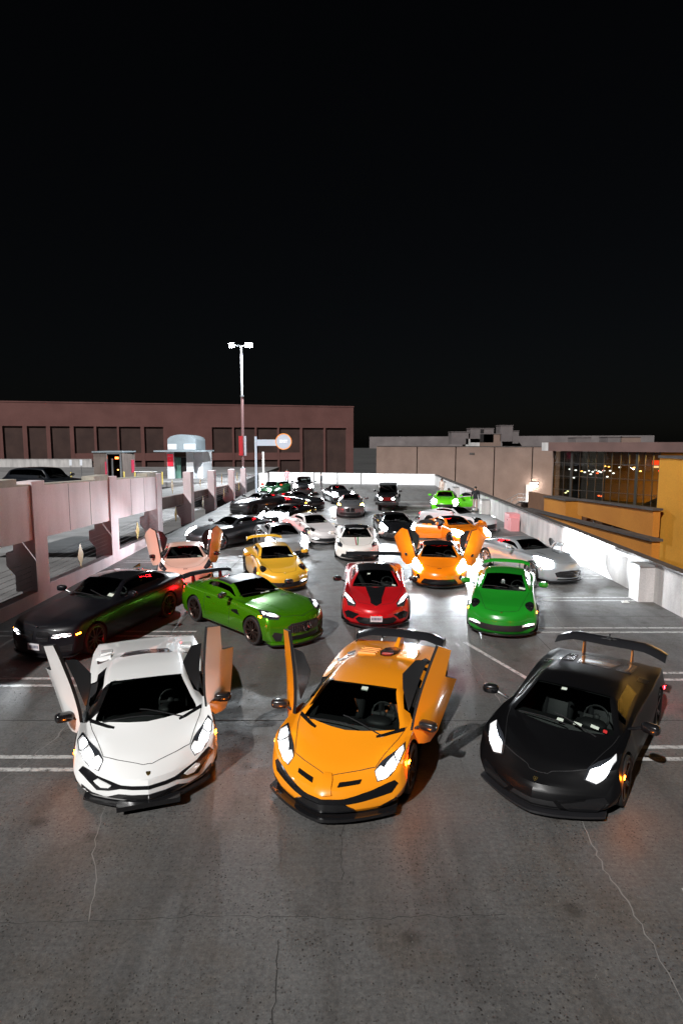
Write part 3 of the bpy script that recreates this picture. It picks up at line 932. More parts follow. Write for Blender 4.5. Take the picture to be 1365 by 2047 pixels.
# ------------------------------------------------------------------ the parking deck
def floor_material():
    m = mat('worn_deck_concrete', (.08, .075, .07), .8)
    nt, N, L, b = nodes_of(m)
    tc = N.new('ShaderNodeTexCoord')
    def noise(scale, detail=5, rough=.6, vec=None):
        n = N.new('ShaderNodeTexNoise'); n.inputs['Scale'].default_value = scale; n.inputs['Detail'].default_value = detail
        n.inputs['Roughness'].default_value = rough
        L.new(vec or tc.outputs['Object'], n.inputs['Vector']); return n
    def ramp(src, stops):
        r = N.new('ShaderNodeValToRGB')
        e = r.color_ramp.elements
        e[0].position, e[0].color = stops[0][0], (*stops[0][1], 1)
        e[1].position, e[1].color = stops[-1][0], (*stops[-1][1], 1)
        for p, c in stops[1:-1]:
            q = e.new(p); q.color = (*c, 1)
        L.new(src, r.inputs[0]); return r
    def mix(kind, fac, a, c):
        x = N.new('ShaderNodeMix'); x.data_type = 'RGBA'; x.blend_type = kind
        if isinstance(fac, float): x.inputs[0].default_value = fac
        else: L.new(fac, x.inputs[0])
        L.new(a, x.inputs[6]); L.new(c, x.inputs[7]); return x.outputs[2]
    big = noise(.35, 6); mid = noise(2.2, 6, .65)
    base = ramp(big.outputs[0], [(.25, (.084, .083, .083)), (.5, (.100, .099, .098)), (.78, (.120, .118, .116))])
    stain = ramp(mid.outputs[0], [(.30, (.80, .79, .78)), (.66, (1.05, 1.04, 1.03))])
    c = mix('MULTIPLY', .8, base.outputs[0], stain.outputs[0])
    # brushed bands left by the finishing of the slab
    mp = N.new('ShaderNodeMapping'); mp.inputs['Scale'].default_value = (.25, 9, 1)
    L.new(tc.outputs['Object'], mp.inputs[0])
    br = noise(2.0, 4, .7, mp.outputs[0])
    brr = ramp(br.outputs[0], [(.3, (.80, .80, .80)), (.7, (1.12, 1.12, 1.12))])
    c = mix('MULTIPLY', .55, c, brr.outputs[0])
    # bare aggregate: dark pits and pale stones, gathered in worn patches
    v1 = N.new('ShaderNodeTexVoronoi'); v1.inputs['Scale'].default_value = 27; L.new(tc.outputs['Object'], v1.inputs['Vector'])
    v2 = N.new('ShaderNodeTexVoronoi'); v2.inputs['Scale'].default_value = 30; L.new(tc.outputs['Object'], v2.inputs['Vector'])
    wear = noise(.9, 5, .7)
    wr = ramp(wear.outputs[0], [(.40, (.08, .08, .08)), (.58, (1, 1, 1))])
    oil = noise(.55, 7, .72)
    oilr = ramp(oil.outputs[0], [(.50, (1, 1, 1)), (.60, (.86, .80, .74)), (.72, (.62, .56, .50))])
    c = mix('MULTIPLY', .9, c, oilr.outputs[0])
    dv = N.new('ShaderNodeTexVoronoi'); dv.inputs['Scale'].default_value = 1.1; L.new(tc.outputs['Object'], dv.inputs['Vector'])
    dr = ramp(dv.outputs['Distance'], [(.05, (.45, .43, .42)), (.16, (1, 1, 1))])
    c = mix('MULTIPLY', .8, c, dr.outputs[0])
    mt = N.new('ShaderNodeMapping'); mt.inputs['Scale'].default_value = (1.7, .10, 1); mt.inputs['Rotation'].default_value = (0, 0, .06)
    L.new(tc.outputs['Object'], mt.inputs[0])
    ty = noise(1.0, 5, .6, mt.outputs[0])
    tyr = ramp(ty.outputs[0], [(.40, (.74, .73, .72)), (.56, (1.04, 1.04, 1.04))])
    c = mix('MULTIPLY', .8, c, tyr.outputs[0])
    fg = noise(20, 5, .85)
    fgr = ramp(fg.outputs[0], [(.32, (.50, .50, .50)), (.50, (1.0, 1.0, 1.0)), (.68, (1.55, 1.53, 1.50))])
    c = mix('MULTIPLY', .85, c, fgr.outputs[0])
    pit = ramp(v1.outputs['Distance'], [(.16, (1, 1, 1)), (.36, (0, 0, 0))])
    sel1 = N.new('ShaderNodeMath'); sel1.operation = 'GREATER_THAN'; sel1.inputs[1].default_value = .35
    sep = N.new('ShaderNodeSeparateColor'); L.new(v1.outputs['Color'], sep.inputs[0]); L.new(sep.outputs[0], sel1.inputs[0])
    pm = N.new('ShaderNodeMath'); pm.operation = 'MULTIPLY'; L.new(pit.outputs[0], pm.inputs[0]); L.new(sel1.outputs[0], pm.inputs[1])
    pm2 = N.new('ShaderNodeMath'); pm2.operation = 'MULTIPLY'; L.new(pm.outputs[0], pm2.inputs[0]); L.new(wr.outputs[0], pm2.inputs[1])
    dark = N.new('ShaderNodeRGB'); dark.outputs[0].default_value = (.016, .013, .012, 1)
    c = mix('MIX', pm2.outputs[0], c, dark.outputs[0])
    st = ramp(v2.outputs['Distance'], [(.06, (1, 1, 1)), (.20, (0, 0, 0))])
    sel2 = N.new('ShaderNodeMath'); sel2.operation = 'GREATER_THAN'; sel2.inputs[1].default_value = .95
    sep2 = N.new('ShaderNodeSeparateColor'); L.new(v2.outputs['Color'], sep2.inputs[0]); L.new(sep2.outputs[1], sel2.inputs[0])
    sm = N.new('ShaderNodeMath'); sm.operation = 'MULTIPLY'; L.new(st.outputs[0], sm.inputs[0]); L.new(sel2.outputs[0], sm.inputs[1])
    sm2 = N.new('ShaderNodeMath'); sm2.operation = 'MULTIPLY'; L.new(sm.outputs[0], sm2.inputs[0]); L.new(wr.outputs[0], sm2.inputs[1])
    pale = N.new('ShaderNodeRGB'); pale.outputs[0].default_value = (.20, .19, .17, 1)
    c = mix('MIX', sm2.outputs[0], c, pale.outputs[0])
    L.new(c, b.inputs['Base Color'])
    rr = ramp(mid.outputs[0], [(.3, (.42, .42, .42)), (.7, (.70, .70, .70))])
    L.new(rr.outputs[0], b.inputs['Roughness'])
    bp = N.new('ShaderNodeBump'); bp.inputs['Strength'].default_value = .35; bp.inputs['Distance'].default_value = .006
    fine = noise(70, 3)
    ad = N.new('ShaderNodeMath'); ad.operation = 'SUBTRACT'; L.new(fine.outputs[0], ad.inputs[0]); L.new(pm2.outputs[0], ad.inputs[1])
    L.new(ad.outputs[0], bp.inputs['Height']); L.new(bp.outputs[0], b.inputs['Normal'])
    return m

def paint_line_material():
    m = mat('worn_white_line', (.5, .5, .5), .7)
    nt, N, L, b = nodes_of(m)
    tc = N.new('ShaderNodeTexCoord')
    n = N.new('ShaderNodeTexNoise'); n.inputs['Scale'].default_value = 9; n.inputs['Detail'].default_value = 8; n.inputs['Roughness'].default_value = .75
    L.new(tc.outputs['Object'], n.inputs['Vector'])
    r = N.new('ShaderNodeValToRGB')
    r.color_ramp.elements[0].position = .36; r.color_ramp.elements[0].color = (.09, .085, .08, 1)
    r.color_ramp.elements[1].position = .52; r.color_ramp.elements[1].color = (.42, .42, .41, 1)
    L.new(n.outputs[0], r.inputs[0]); L.new(r.outputs[0], b.inputs['Base Color'])
    return m

M_FLOOR = floor_material()
M_LINE = paint_line_material()
M_PARA = mottled('pale_parapet', (.31, .30, .295), (.52, .50, .49), 1.6, .8, .25, 30, True)
M_CAPD = mottled('dark_coping', (.035, .028, .026), (.06, .05, .045), 2, .7, .1)
M_PINK = mottled('pink_precast', (.60, .50, .52), (.78, .67, .69), 1.1, .85, .25, 26, True)
M_SLABE = mottled('stained_slab_edge', (.10, .06, .055), (.19, .13, .12), 1.5, .9, .3, 20, True)
M_RAMP = mottled('ramp_concrete', (.13, .128, .128), (.21, .207, .207), .5, .75, .2, 30)
M_STEEL = mat('galvanised_steel', (.42, .44, .46), .35, .9)
M_CABLE = mat('cable_steel', (.5, .5, .52), .3, .9)
M_YEL = mat('diamond_yellow', (.62, .40, .06), .45)
M_BOLL = mat('bollard_yellow', (.55, .42, .10), .5)
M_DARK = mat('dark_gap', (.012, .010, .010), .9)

X_R = lambda Y: 9.50 + (Y - 15)*.0245
FAR_A, FAR_B = Vector((-9.0, 73.6, 0)), Vector((10.85, 68.4, 0))

# ground far below and around
g = obj('ground', [(-900, -300, -7), (900, -300, -7), (900, 1500, -7), (-900, 1500, -7)], [(0, 1, 2, 3)], mottled('far_asphalt', (.03, .03, .03), (.05, .05, .05), .05, .9, .05, 2))
tag(g, kind='structure')
# the deck slab in bays parted by joints
deck = MB().prism([(-9.3, -6), (9.1, -6), (X_R(68.4) + .3, 68.6), (-9.3, 74)], -.45, 0, 'z').build('deck_floor', M_FLOOR)
tag(deck, kind='structure')
line_root = empty('parking_lines'); tag(line_root, kind='structure')
def strip(name, a, b, w, z, m, parent):
    a, b = Vector(a), Vector(b)
    t = (b - a).normalized(); n = Vector((-t.y, t.x, 0))*w/2
    return obj(name, [(*(a - n).xy, z), (*(b - n).xy, z), (*(b + n).xy, z), (*(a + n).xy, z)], [(0, 1, 2, 3)], m, parent)
for k in range(-1, 14):
    y0 = 8.50 + k*3.08
    for dy in (-.18, .18):
        strip('line_stripe', (-8.9, y0 + dy, 0), (-3.75, y0 + dy, 0), .10, .004, M_LINE, line_root)
        yr = y0 + .30
        strip('line_stripe', (4.2 if k != -1 else 3.72, yr + dy, 0), (X_R(yr) - .2, yr + dy, 0), .10, .004, M_LINE, line_root)
for px, py in ((915, 1290),):
    a, b = unproj(928, 1284), unproj(1062, 1362)
    strip('line_stripe', a, b, .10, .006, M_LINE, line_root)
# cracks and sealed joints
M_CRACK = mat('crack_sealant_pale', (.20, .19, .18), .8)
M_CRKD = mat('crack_dark', (.03, .028, .027), .9)
def crack(pts, w, m, jit=.012):
    P = [unproj(*p) for p in pts]
    D = []
    for a, b in zip(P, P[1:]):
        n = max(2, int((b - a).length/.10))
        D += [a.lerp(b, i/n) + Vector((random.gauss(0, jit), random.gauss(0, jit), 0)) for i in range(n)]
    D.append(P[-1])
    V = []; F = []
    for i, p in enumerate(D):
        t = (D[min(i+1, len(D)-1)] - D[max(i-1, 0)]).normalized(); n = Vector((-t.y, t.x, 0))*w*random.uniform(.25, .75)
        V += [(p.x - n.x, p.y - n.y, .003), (p.x + n.x, p.y + n.y, .003)]
    F = [(2*i, 2*i + 2, 2*i + 3, 2*i + 1) for i in range(len(D) - 1)]
    o = obj('crack', V, F, m); o.parent = deck
for pts, w, m_ in (([(212, 1612), (196, 1655), (189, 1705), (193, 1760), (178, 1843)], .010, M_CRACK),
                  ([(1150, 1618), (1172, 1665), (1206, 1735), (1262, 1818), (1302, 1884), (1370, 2015)], .013, M_CRACK),
                  ([(0, 1846), (180, 1843), (420, 1830), (700, 1836), (1010, 1828)], .006, M_CRKD),
                  ([(540, 2046), (553, 1960), (556, 1880)], .008, M_CRKD),
                  ([(684, 1650), (682, 1760)], .006, M_CRKD),
                  ([(915, 1275), (940, 1325), (975, 1368), (1000, 1405)], .014, M_CRACK),
                  ([(0, 1562), (60, 1516), (110, 1478), (152, 1430)], .012, M_CRACK),
                  ([(560, 1330), (700, 1325)], .010, M_CRKD), ([(1085, 1195), (1130, 1262), (1165, 1300)], .014, M_CRACK)):
    crack(pts, w, m_)
for y in (9.9, 16.2, 22.4, 28.6, 34.8, 41):
    o = strip('slab_joint', (-9.1, y, 0), (X_R(y) - .1, y, 0), .022, .0025, M_CRKD, deck)
for x in (-4.4, .3, 4.9):
    strip('slab_joint', (x, 10, 0), (x + .5, 66, 0), .018, .0022, M_CRKD, deck)
# grit swept over the slab
gb = MB()
for i in range(2600):
    Y = 3.6 + 9*random.random()**1.5; X = random.uniform(-1, 1)*(Y*.62)
    s_ = random.uniform(.004, .013)
    a = random.random()*6
    c_, d_ = math.cos(a)*s_, math.sin(a)*s_
    gb.add([(X + c_, Y + d_, .0005), (X - d_, Y + c_, .0005), (X - c_, Y - d_, .0005), (X + d_, Y - c_, .0005), (X, Y, s_*1.1)], [(0, 1, 4), (1, 2, 4), (2, 3, 4), (3, 0, 4)])
grit = gb.build('grit', mottled('grit_stone', (.03, .028, .025), (.13, .12, .11), 60, .9, .1))
tag(grit, 'loose grit and small stones scattered over the front of the deck', 'grit', kind='stuff')
lp = unproj(1249, 1204)
tag(MB().hexa([(lp.x - .12, lp.y - .06, .004), (lp.x + .10, lp.y - .08, .004), (lp.x + .12, lp.y + .05, .004), (lp.x - .10, lp.y + .07, .004),
    (lp.x - .05, lp.y - .03, .05), (lp.x + .05, lp.y - .04, .03), (lp.x + .06, lp.y + .02, .05), (lp.x - .05, lp.y + .03, .03)]).build('crumpled_paper', mat('paper_white', (.6, .6, .58), .8)),
    'crumpled white paper lying on the floor near the right wall pilaster', 'litter')

# right parapet in cast lengths with a dark coping
rw = empty('parapet_wall', (X_R(10), 10, 0)); tag(rw, 'long pale parapet wall with dark coping along the right edge of the deck', 'wall')
def para(root, name, a, b, z0, z1, th, m):
    a, b = Vector(a), Vector(b)
    t = (b - a).normalized(); n = Vector((t.y, -t.x, 0))*th
    q = MB().hexa([(*a.xy, z0), (*b.xy, z0), (*(b + n).xy, z0), (*(a + n).xy, z0), (*a.xy, z1), (*b.xy, z1), (*(b + n).xy, z1), (*(a + n).xy, z1)])
    o = q.build(name, m, root)
    if root is not None: o.matrix_parent_inverse = Matrix.Translation(-root.location)
    return o
ys = [4, 11.5, 18, 24.6, 31.2, 37.8, 44.4, 51, 57.6, 64.2, 68.4]
for a, b in zip(ys, ys[1:]):
    para(rw, 'wall_panel', (X_R(a), a + .015, 0), (X_R(b), b - .015, 0), -.4, 1.16, .22, M_PARA)
    para(rw, 'coping', (X_R(a) - .05, a, 0), (X_R(b) - .05, b, 0), 1.163, 1.25, .33, M_CAPD)
pil = [(18.0, .48, .6, 1.10, M_PARA, 'pale concrete stub beside the nearest parked row at the right wall'),
       (40.5, .55, .7, .98, M_PARA, 'grey wall box beyond the white coupe at the right parapet'),
       (46.5, .5, .6, .95, M_PARA, 'pale wall box behind the person in the black jacket'),
       (52.5, .5, .6, .95, M_PARA, 'pale wall box beside the lime green coupe'),
       (60.0, .5, .6, .95, M_PARA, 'farthest pale wall box, behind the person in the light top')]
for Y, dx, dy, h, m_, lab in pil:
    x = X_R(Y)
    r_ = empty('wall_box', (x - dx/2, Y, 0)); tag(r_, lab, 'wall box', 'stub boxes on the right parapet')
    MB().box(-dx/2, dx/2 - .006, -dy/2, dy/2, 0, h).build('box_body', m_, r_)
    MB().box(-dx/2 - .03, dx/2 - .006, -dy/2 - .03, dy/2 + .03, h + .002, h + .05).build('box_lid', mottled('grey_lid', (.16, .16, .16), (.25, .25, .25), 4), r_)
x = X_R(33)
r_ = empty('cabinet', (x, 33, 0)); tag(r_, 'pink painted electrical cabinet on the right parapet behind the silver coupe', 'cabinet')
M_PNK2 = mat('pink_paint', (.62, .26, .27), .5)
MB().box(-.62, -.006, -.35, .55, 0, .92).build('cabinet_body', M_PNK2, r_)
MB().box(-.60, -.12, -.66, -.352, 0, .72).build('side_cabinet', M_PNK2, r_)
MB().box(-.63, -.606, -.10, .0, .55, .60).build('cabinet_handle', M_MATTE, r_)

# far parapet
fw = empty('parapet_wall', FAR_A); tag(fw, 'low white parapet wall across the far end of the deck', 'wall')
fd = FAR_B - FAR_A
for i in range(7):
    a, b = FAR_A + fd*(i/7), FAR_A + fd*((i + 1)/7)
    tt = fd.normalized()*.02
    q = para(fw, 'wall_panel', b - tt, a + tt, -.4, 1.28, .22, mottled('white_parapet', (.62, .62, .62), (.74, .74, .74), 1.5, .7, .1, 20))
    if i in (2, 3, 4): 
        c = a
        o = MB().box(c.x - .06, c.x + .06, c.y - .04, c.y + .05, 0, 1.29).build('joint_post', M_CAPD, fw); o.matrix_parent_inverse = Matrix.Translation(-fw.location)

# ------------------------------------------------------------------ left side: pillars, spandrels, ramps
UZ = lambda Y: 2.35 - .033*(Y - 18)        # upper ramp surface
LZ = lambda Y: -.40 - .030*(Y - 18)        # lower ramp surface
XL = -9.2
def ramp(name, f, y0, y1, x0, x1, th, m):
    o = MB().hexa([(x0, y0, f(y0) - th), (x1, y0, f(y0) - th), (x1, y1, f(y1) - th), (x0, y1, f(y1) - th), (x0, y0, f(y0)), (x1, y0, f(y0)), (x1, y1, f(y1)), (x0, y1, f(y1))]).build(name, m)
    return tag(o, kind='structure')
ramp('upper_ramp', UZ, 3, 58, -13.0, XL - .72, .42, M_RAMP)  # slab kept narrow so the key light reaches the lower ramp
ramp('upper_bay', UZ, 26.2, 34, -18.5, -13.01, .40, M_RAMP)  # added slab under the parked car, beyond the narrowed ramp
ramp('lower_ramp', LZ, 6, 72, -46, XL - .35, .3, M_RAMP)
plz = box('upper_plaza', -95, XL - .9, 58.02, 96, .55, 1.03, M_RAMP); tag(plz, kind='structure')
PY = [5.0, 17.9, 23.8, 29.8, 36.4, 43.0, 50.7, 56.9]
words = ['first', 'second', 'third', 'fourth', 'fifth', 'sixth', 'seventh', 'eighth']
names_p = ['', 'nearest pink concrete pillar of the left ramp, beside the dark sedan', 'second pink concrete pillar of the left ramp, behind the dark sedan',
           'third pink concrete pillar of the left ramp, where the solid beam ends', 'fourth pink concrete pillar of the left ramp, first with open cables',
           'fifth pink concrete pillar of the left ramp, behind the slate coupe', 'sixth pink concrete pillar of the left ramp, before the lamp post pillar', 'pink concrete pillar that carries the tall lamp post']
for i, Y in enumerate(PY):
    if i == 0: continue
    top = UZ(Y) + 1.36
    r_ = empty('concrete_pillar', (XL, Y, 0)); tag(r_, names_p[i], 'pillar', 'pillars along the left ramp')
    MB().box(-.46, 0, -.38, .38, -1.0, top).build('shaft', M_PINK, r_)
    z = UZ(Y) - .45
    MB().prism([(-.462, z - 1.55), (-.70, z - 1.55), (-.70, z - 1.05), (-.95, z - .75), (-.95, z - .35), (-.72, z - .35), (-.72, z), (-.462, z)], -.30, .30).build('corbel', M_PINK, r_)
M_LIP = mottled('pale_lip', (.34, .31, .26), (.45, .42, .36), 3, .8, .1)
for i, (a, b) in enumerate(zip(PY[:3], PY[1:4])):
    a, b = a + .39, b - .39
    za, zb_ = UZ(a) + 1.22, UZ(b) + 1.22
    o = MB().hexa([(XL - .42, a, za - 1.62), (XL - .06, a, za - 1.62), (XL - .06, b, zb_ - 1.62), (XL - .42, b, zb_ - 1.62), (XL - .42, a, za), (XL - .06, a, za), (XL - .06, b, zb_), (XL - .42, b, zb_)]).build('spandrel_beam', M_PINK)
    tag(o, ['deep pink concrete beam at the left picture edge', 'deep pink concrete beam above the dark sedan', 'deep pink concrete beam leading to the open cable railing'][i], 'beam', 'beams of the upper ramp')
    MB().hexa([(XL - .44, a, za + .002), (XL - .04, a, za + .002), (XL - .04, b, zb_ + .002), (XL - .44, b, zb_ + .002), (XL - .44, a, za + .05), (XL - .04, a, za + .05), (XL - .04, b, zb_ + .05), (XL - .44, b, zb_ + .05)]).build('beam_lip', M_LIP, o)
    for q_ in range(1, 3):
        yj = a + (b - a)*q_/3; zj = za + (zb_ - za)*q_/3
        MB().box(XL - .0595, XL - .056, yj - .012, yj + .012, zj - 1.60, zj - .02).build('form_joint', M_CRKD, o)
    k = MB().hexa([(XL - .30, a, -.3), (XL, a, -.3), (XL, b, -.3), (XL - .30, b, -.3), (XL - .30, a, .46), (XL, a, .46), (XL, b, .38), (XL - .30, b, .38)]).build('knee_wall', M_PINK)
    tag(k, ['low pink knee wall at the left picture edge', 'low pink knee wall beside the dark sedan', 'low pink knee wall beside the salmon-tinted coupe'][i], 'wall', 'knee walls along the left ramp')
for Y, dx in ((16.0, -.02), (22.6, 0), (28.6, 0)):
    z = UZ(Y) + 1.272
    tag(box('coping_block', XL - .50, XL - .02, Y - .55, Y + .75, z - .02, z + .15, M_LIP), ['pale block on the beam at the left picture edge', 'pale block on the beam under the dark car', 'pale block on the beam end'][[16.0, 22.6, 28.6].index(Y)], 'block', 'coping blocks')
se = MB().hexa([(XL - .70, 30.2, UZ(30.2) - .62), (XL - .45, 30.2, UZ(30.2) - .62), (XL - .45, 58, UZ(58) - .62), (XL - .70, 58, UZ(58) - .62), (XL - .70, 30.2, UZ(30.2) + .02), (XL - .45, 30.2, UZ(30.2) + .02), (XL - .45, 58, UZ(58) + .02), (XL - .70, 58, UZ(58) + .02)]).build('slab_edge', M_SLABE)
tag(se, 'stained brown slab edge of the upper ramp behind the cable railing', 'slab')
bay_w = ['left of the dark sedan', 'between the dark sedan and the salmon-tinted coupe', 'just left of the salmon-tinted coupe doors', 'left of the slate coupe bonnet', 'behind the slate coupe roof', 'beside the striped grey coupe', 'before the lamp post pillar']
for i, (a, b) in enumerate(zip(PY, PY[1:])):
    a, b = a + .39, b - .39
    r_ = empty('cable_railing', (XL - .16, (a + b)/2, 0)); tag(r_, 'lower cable railing with yellow diamond, ' + bay_w[i], 'railing', 'lower cable railings of the left ramp')
    L_ = b - a
    for k in range(6):
        z = .55 + k*.15
        MB().tube([(0, -L_/2, z), (0, L_/2, z)], .006, 5).build('cable', M_CABLE, r_)
    MB().prism([(0, .42), (.24, .86), (0, 1.30), (-.24, .86)], .012, .022, 'x').build('diamond_marker', M_YEL, r_)
    if i < 1:
        pass
    if i >= 3:
        r2 = empty('cable_railing', (XL - .30, (a + b)/2, 0)); tag(r2, 'upper cable railing with yellow diamond, ' + bay_w[i], 'railing', 'upper cable railings of the left ramp')
        for k in range(6):
            z = .20 + k*.16
            MB().tube([(0, -L_/2, UZ(a) + z), (0, L_/2, UZ(b) + z)], .006, 5).build('cable', M_CABLE, r2)
        zc = UZ((a + b)/2)
        MB().prism([(0, zc + .15), (.22, zc + .60), (0, zc + 1.05), (-.22, zc + .60)], .012, .022, 'x').build('diamond_marker', M_YEL, r2)

# ------------------------------------------------------------------ front row
P_WHITE = paint('white', (0.80, 0.80, 0.79), 0, .30)
P_ORANGE = paint('orange', (0.88, 0.29, 0.008), 0.0, .30)
P_MBLACK = mat('paint_matte_black', (.003, .003, .0035), .38, 0, 0, spec=.28)

def shield(B, root, d, w=.05):
    h, n, _ = cast(B, (d, 0), 'top')
    out = [(-.5, .62), (.5, .62), (.55, .25), (.42, -.2), (0, -.7), (-.42, -.2), (-.55, .25)]
    zx = Vector((-n.z, 0, n.x)) if n.z > 0 else Vector((0, 0, 1))
    t = zx.normalized()
    pts = [h + n*.004 + Vector((0, p[0]*w, 0)) + t*p[1]*w for p in out]
    top = [p + n*.006 for p in pts]
    k = len(pts)
    q = MB().add(pts + top, [tuple(range(k)), tuple(range(2*k-1, k-1, -1))] + [(i, (i+1) % k, (i+1) % k + k, i + k) for i in range(k)])
    o = q.build('badge', M_GOLD, root)
    ins = [h + n*.012 + Vector((0, p[0]*w*.78, 0)) + t*p[1]*w*.78 for p in out]
    obj('badge_field', ins, [tuple(range(k))], M_BLACK, o)
    st = [h + n*.0135 + Vector((0, p[0]*w, 0)) + t*p[1]*w for p in [(-.2, .1), (.0, .3), (.22, .2), (.2, -.1), (.05, -.3), (-.15, -.12)]]
    obj('badge_emblem', st, [tuple(range(6))], M_GOLD, o)
    return o

def led_on(B, lamp, polys, view='top', m=M_LED):
    for p, side in polys:
        patch(B, 'light_unit', p, view, m, lamp, off=.016, res=.05, depth=.012, side=side)

def wedge_lamps(B, root, outline, leds, beam=0):
    for s in (1, -1):
        pl = outline if s > 0 else mirror(outline, 'top')
        o = patch(B, 'headlight', pl, 'top', M_LENS, root, off=.008, res=.05)
        led_on(B, o, [(q if s > 0 else mirror(q, 'top'), s) for q in leds], m=M_BEAM)

def turn_lamp(B, root, d, z, sides, m=M_AMBER, w=.07, h=.018, glow=0):
    for s in sides:
        o = patch(B, 'turn_signal', [(d, z - h), (d + w, z - h*.3), (d + w, z + h), (d, z + h*.3)], 'side', m, root, off=.012, res=.04, side=s)
        if o and glow:
            c = cast(B, (d + w/2, z), 'side', s)[0]
            q = bpy.data.lights.new('signal_glow', 'POINT'); q.energy = glow; q.color = (1, .22, .01); q.shadow_soft_size = .03
            ql = link('signal_glow', q, o); ql.location = c + Vector((.04, s*.07, 0))

def wipers(B, root, left=True):
    z = lambda d, y: cast(B, (d, y), 'top')
    for a, b in (((B.cowl + .10, .10), (B.cowl + .20, -.62)), ((B.cowl + .07, .52), (B.cowl + .26, -.10))):
        pts = []
        for i in range(7):
            t = i/6
            h, n, _ = z(a[0] + (b[0]-a[0])*t, a[1] + (b[1]-a[1])*t)
            pts.append(h + n*.02)
        MB().tube(pts, .009, 5).build('wiper', M_MATTE, root)

def rear_lamps(B, root, z, y0, y1, m=M_TAIL, h=.04):
    return pair(B, 'tail_light', [(y0, z - h), (y1, z - h*.6), (y1, z + h), (y0, z + h*.6)], 'rear', m, root, off=.012, res=.06)

AV_DOOR = [(1.44, .24), (1.28, .34), (1.26, .58), (1.40, .735), (2.05, .79), (2.72, .83), (2.70, .60), (2.30, .52), (2.26, .22), (1.9, .20)]
AV_GLASS = [(1.66, .82), (2.05, .85), (2.46, .87), (2.40, .96), (2.15, 1.03), (1.95, .97)]

def low(poly, k=.92):
    """nose outlines are drawn for a taller nose; bring them down"""
    return [(a, .12 + (b - .135)*k) for a, b in poly]

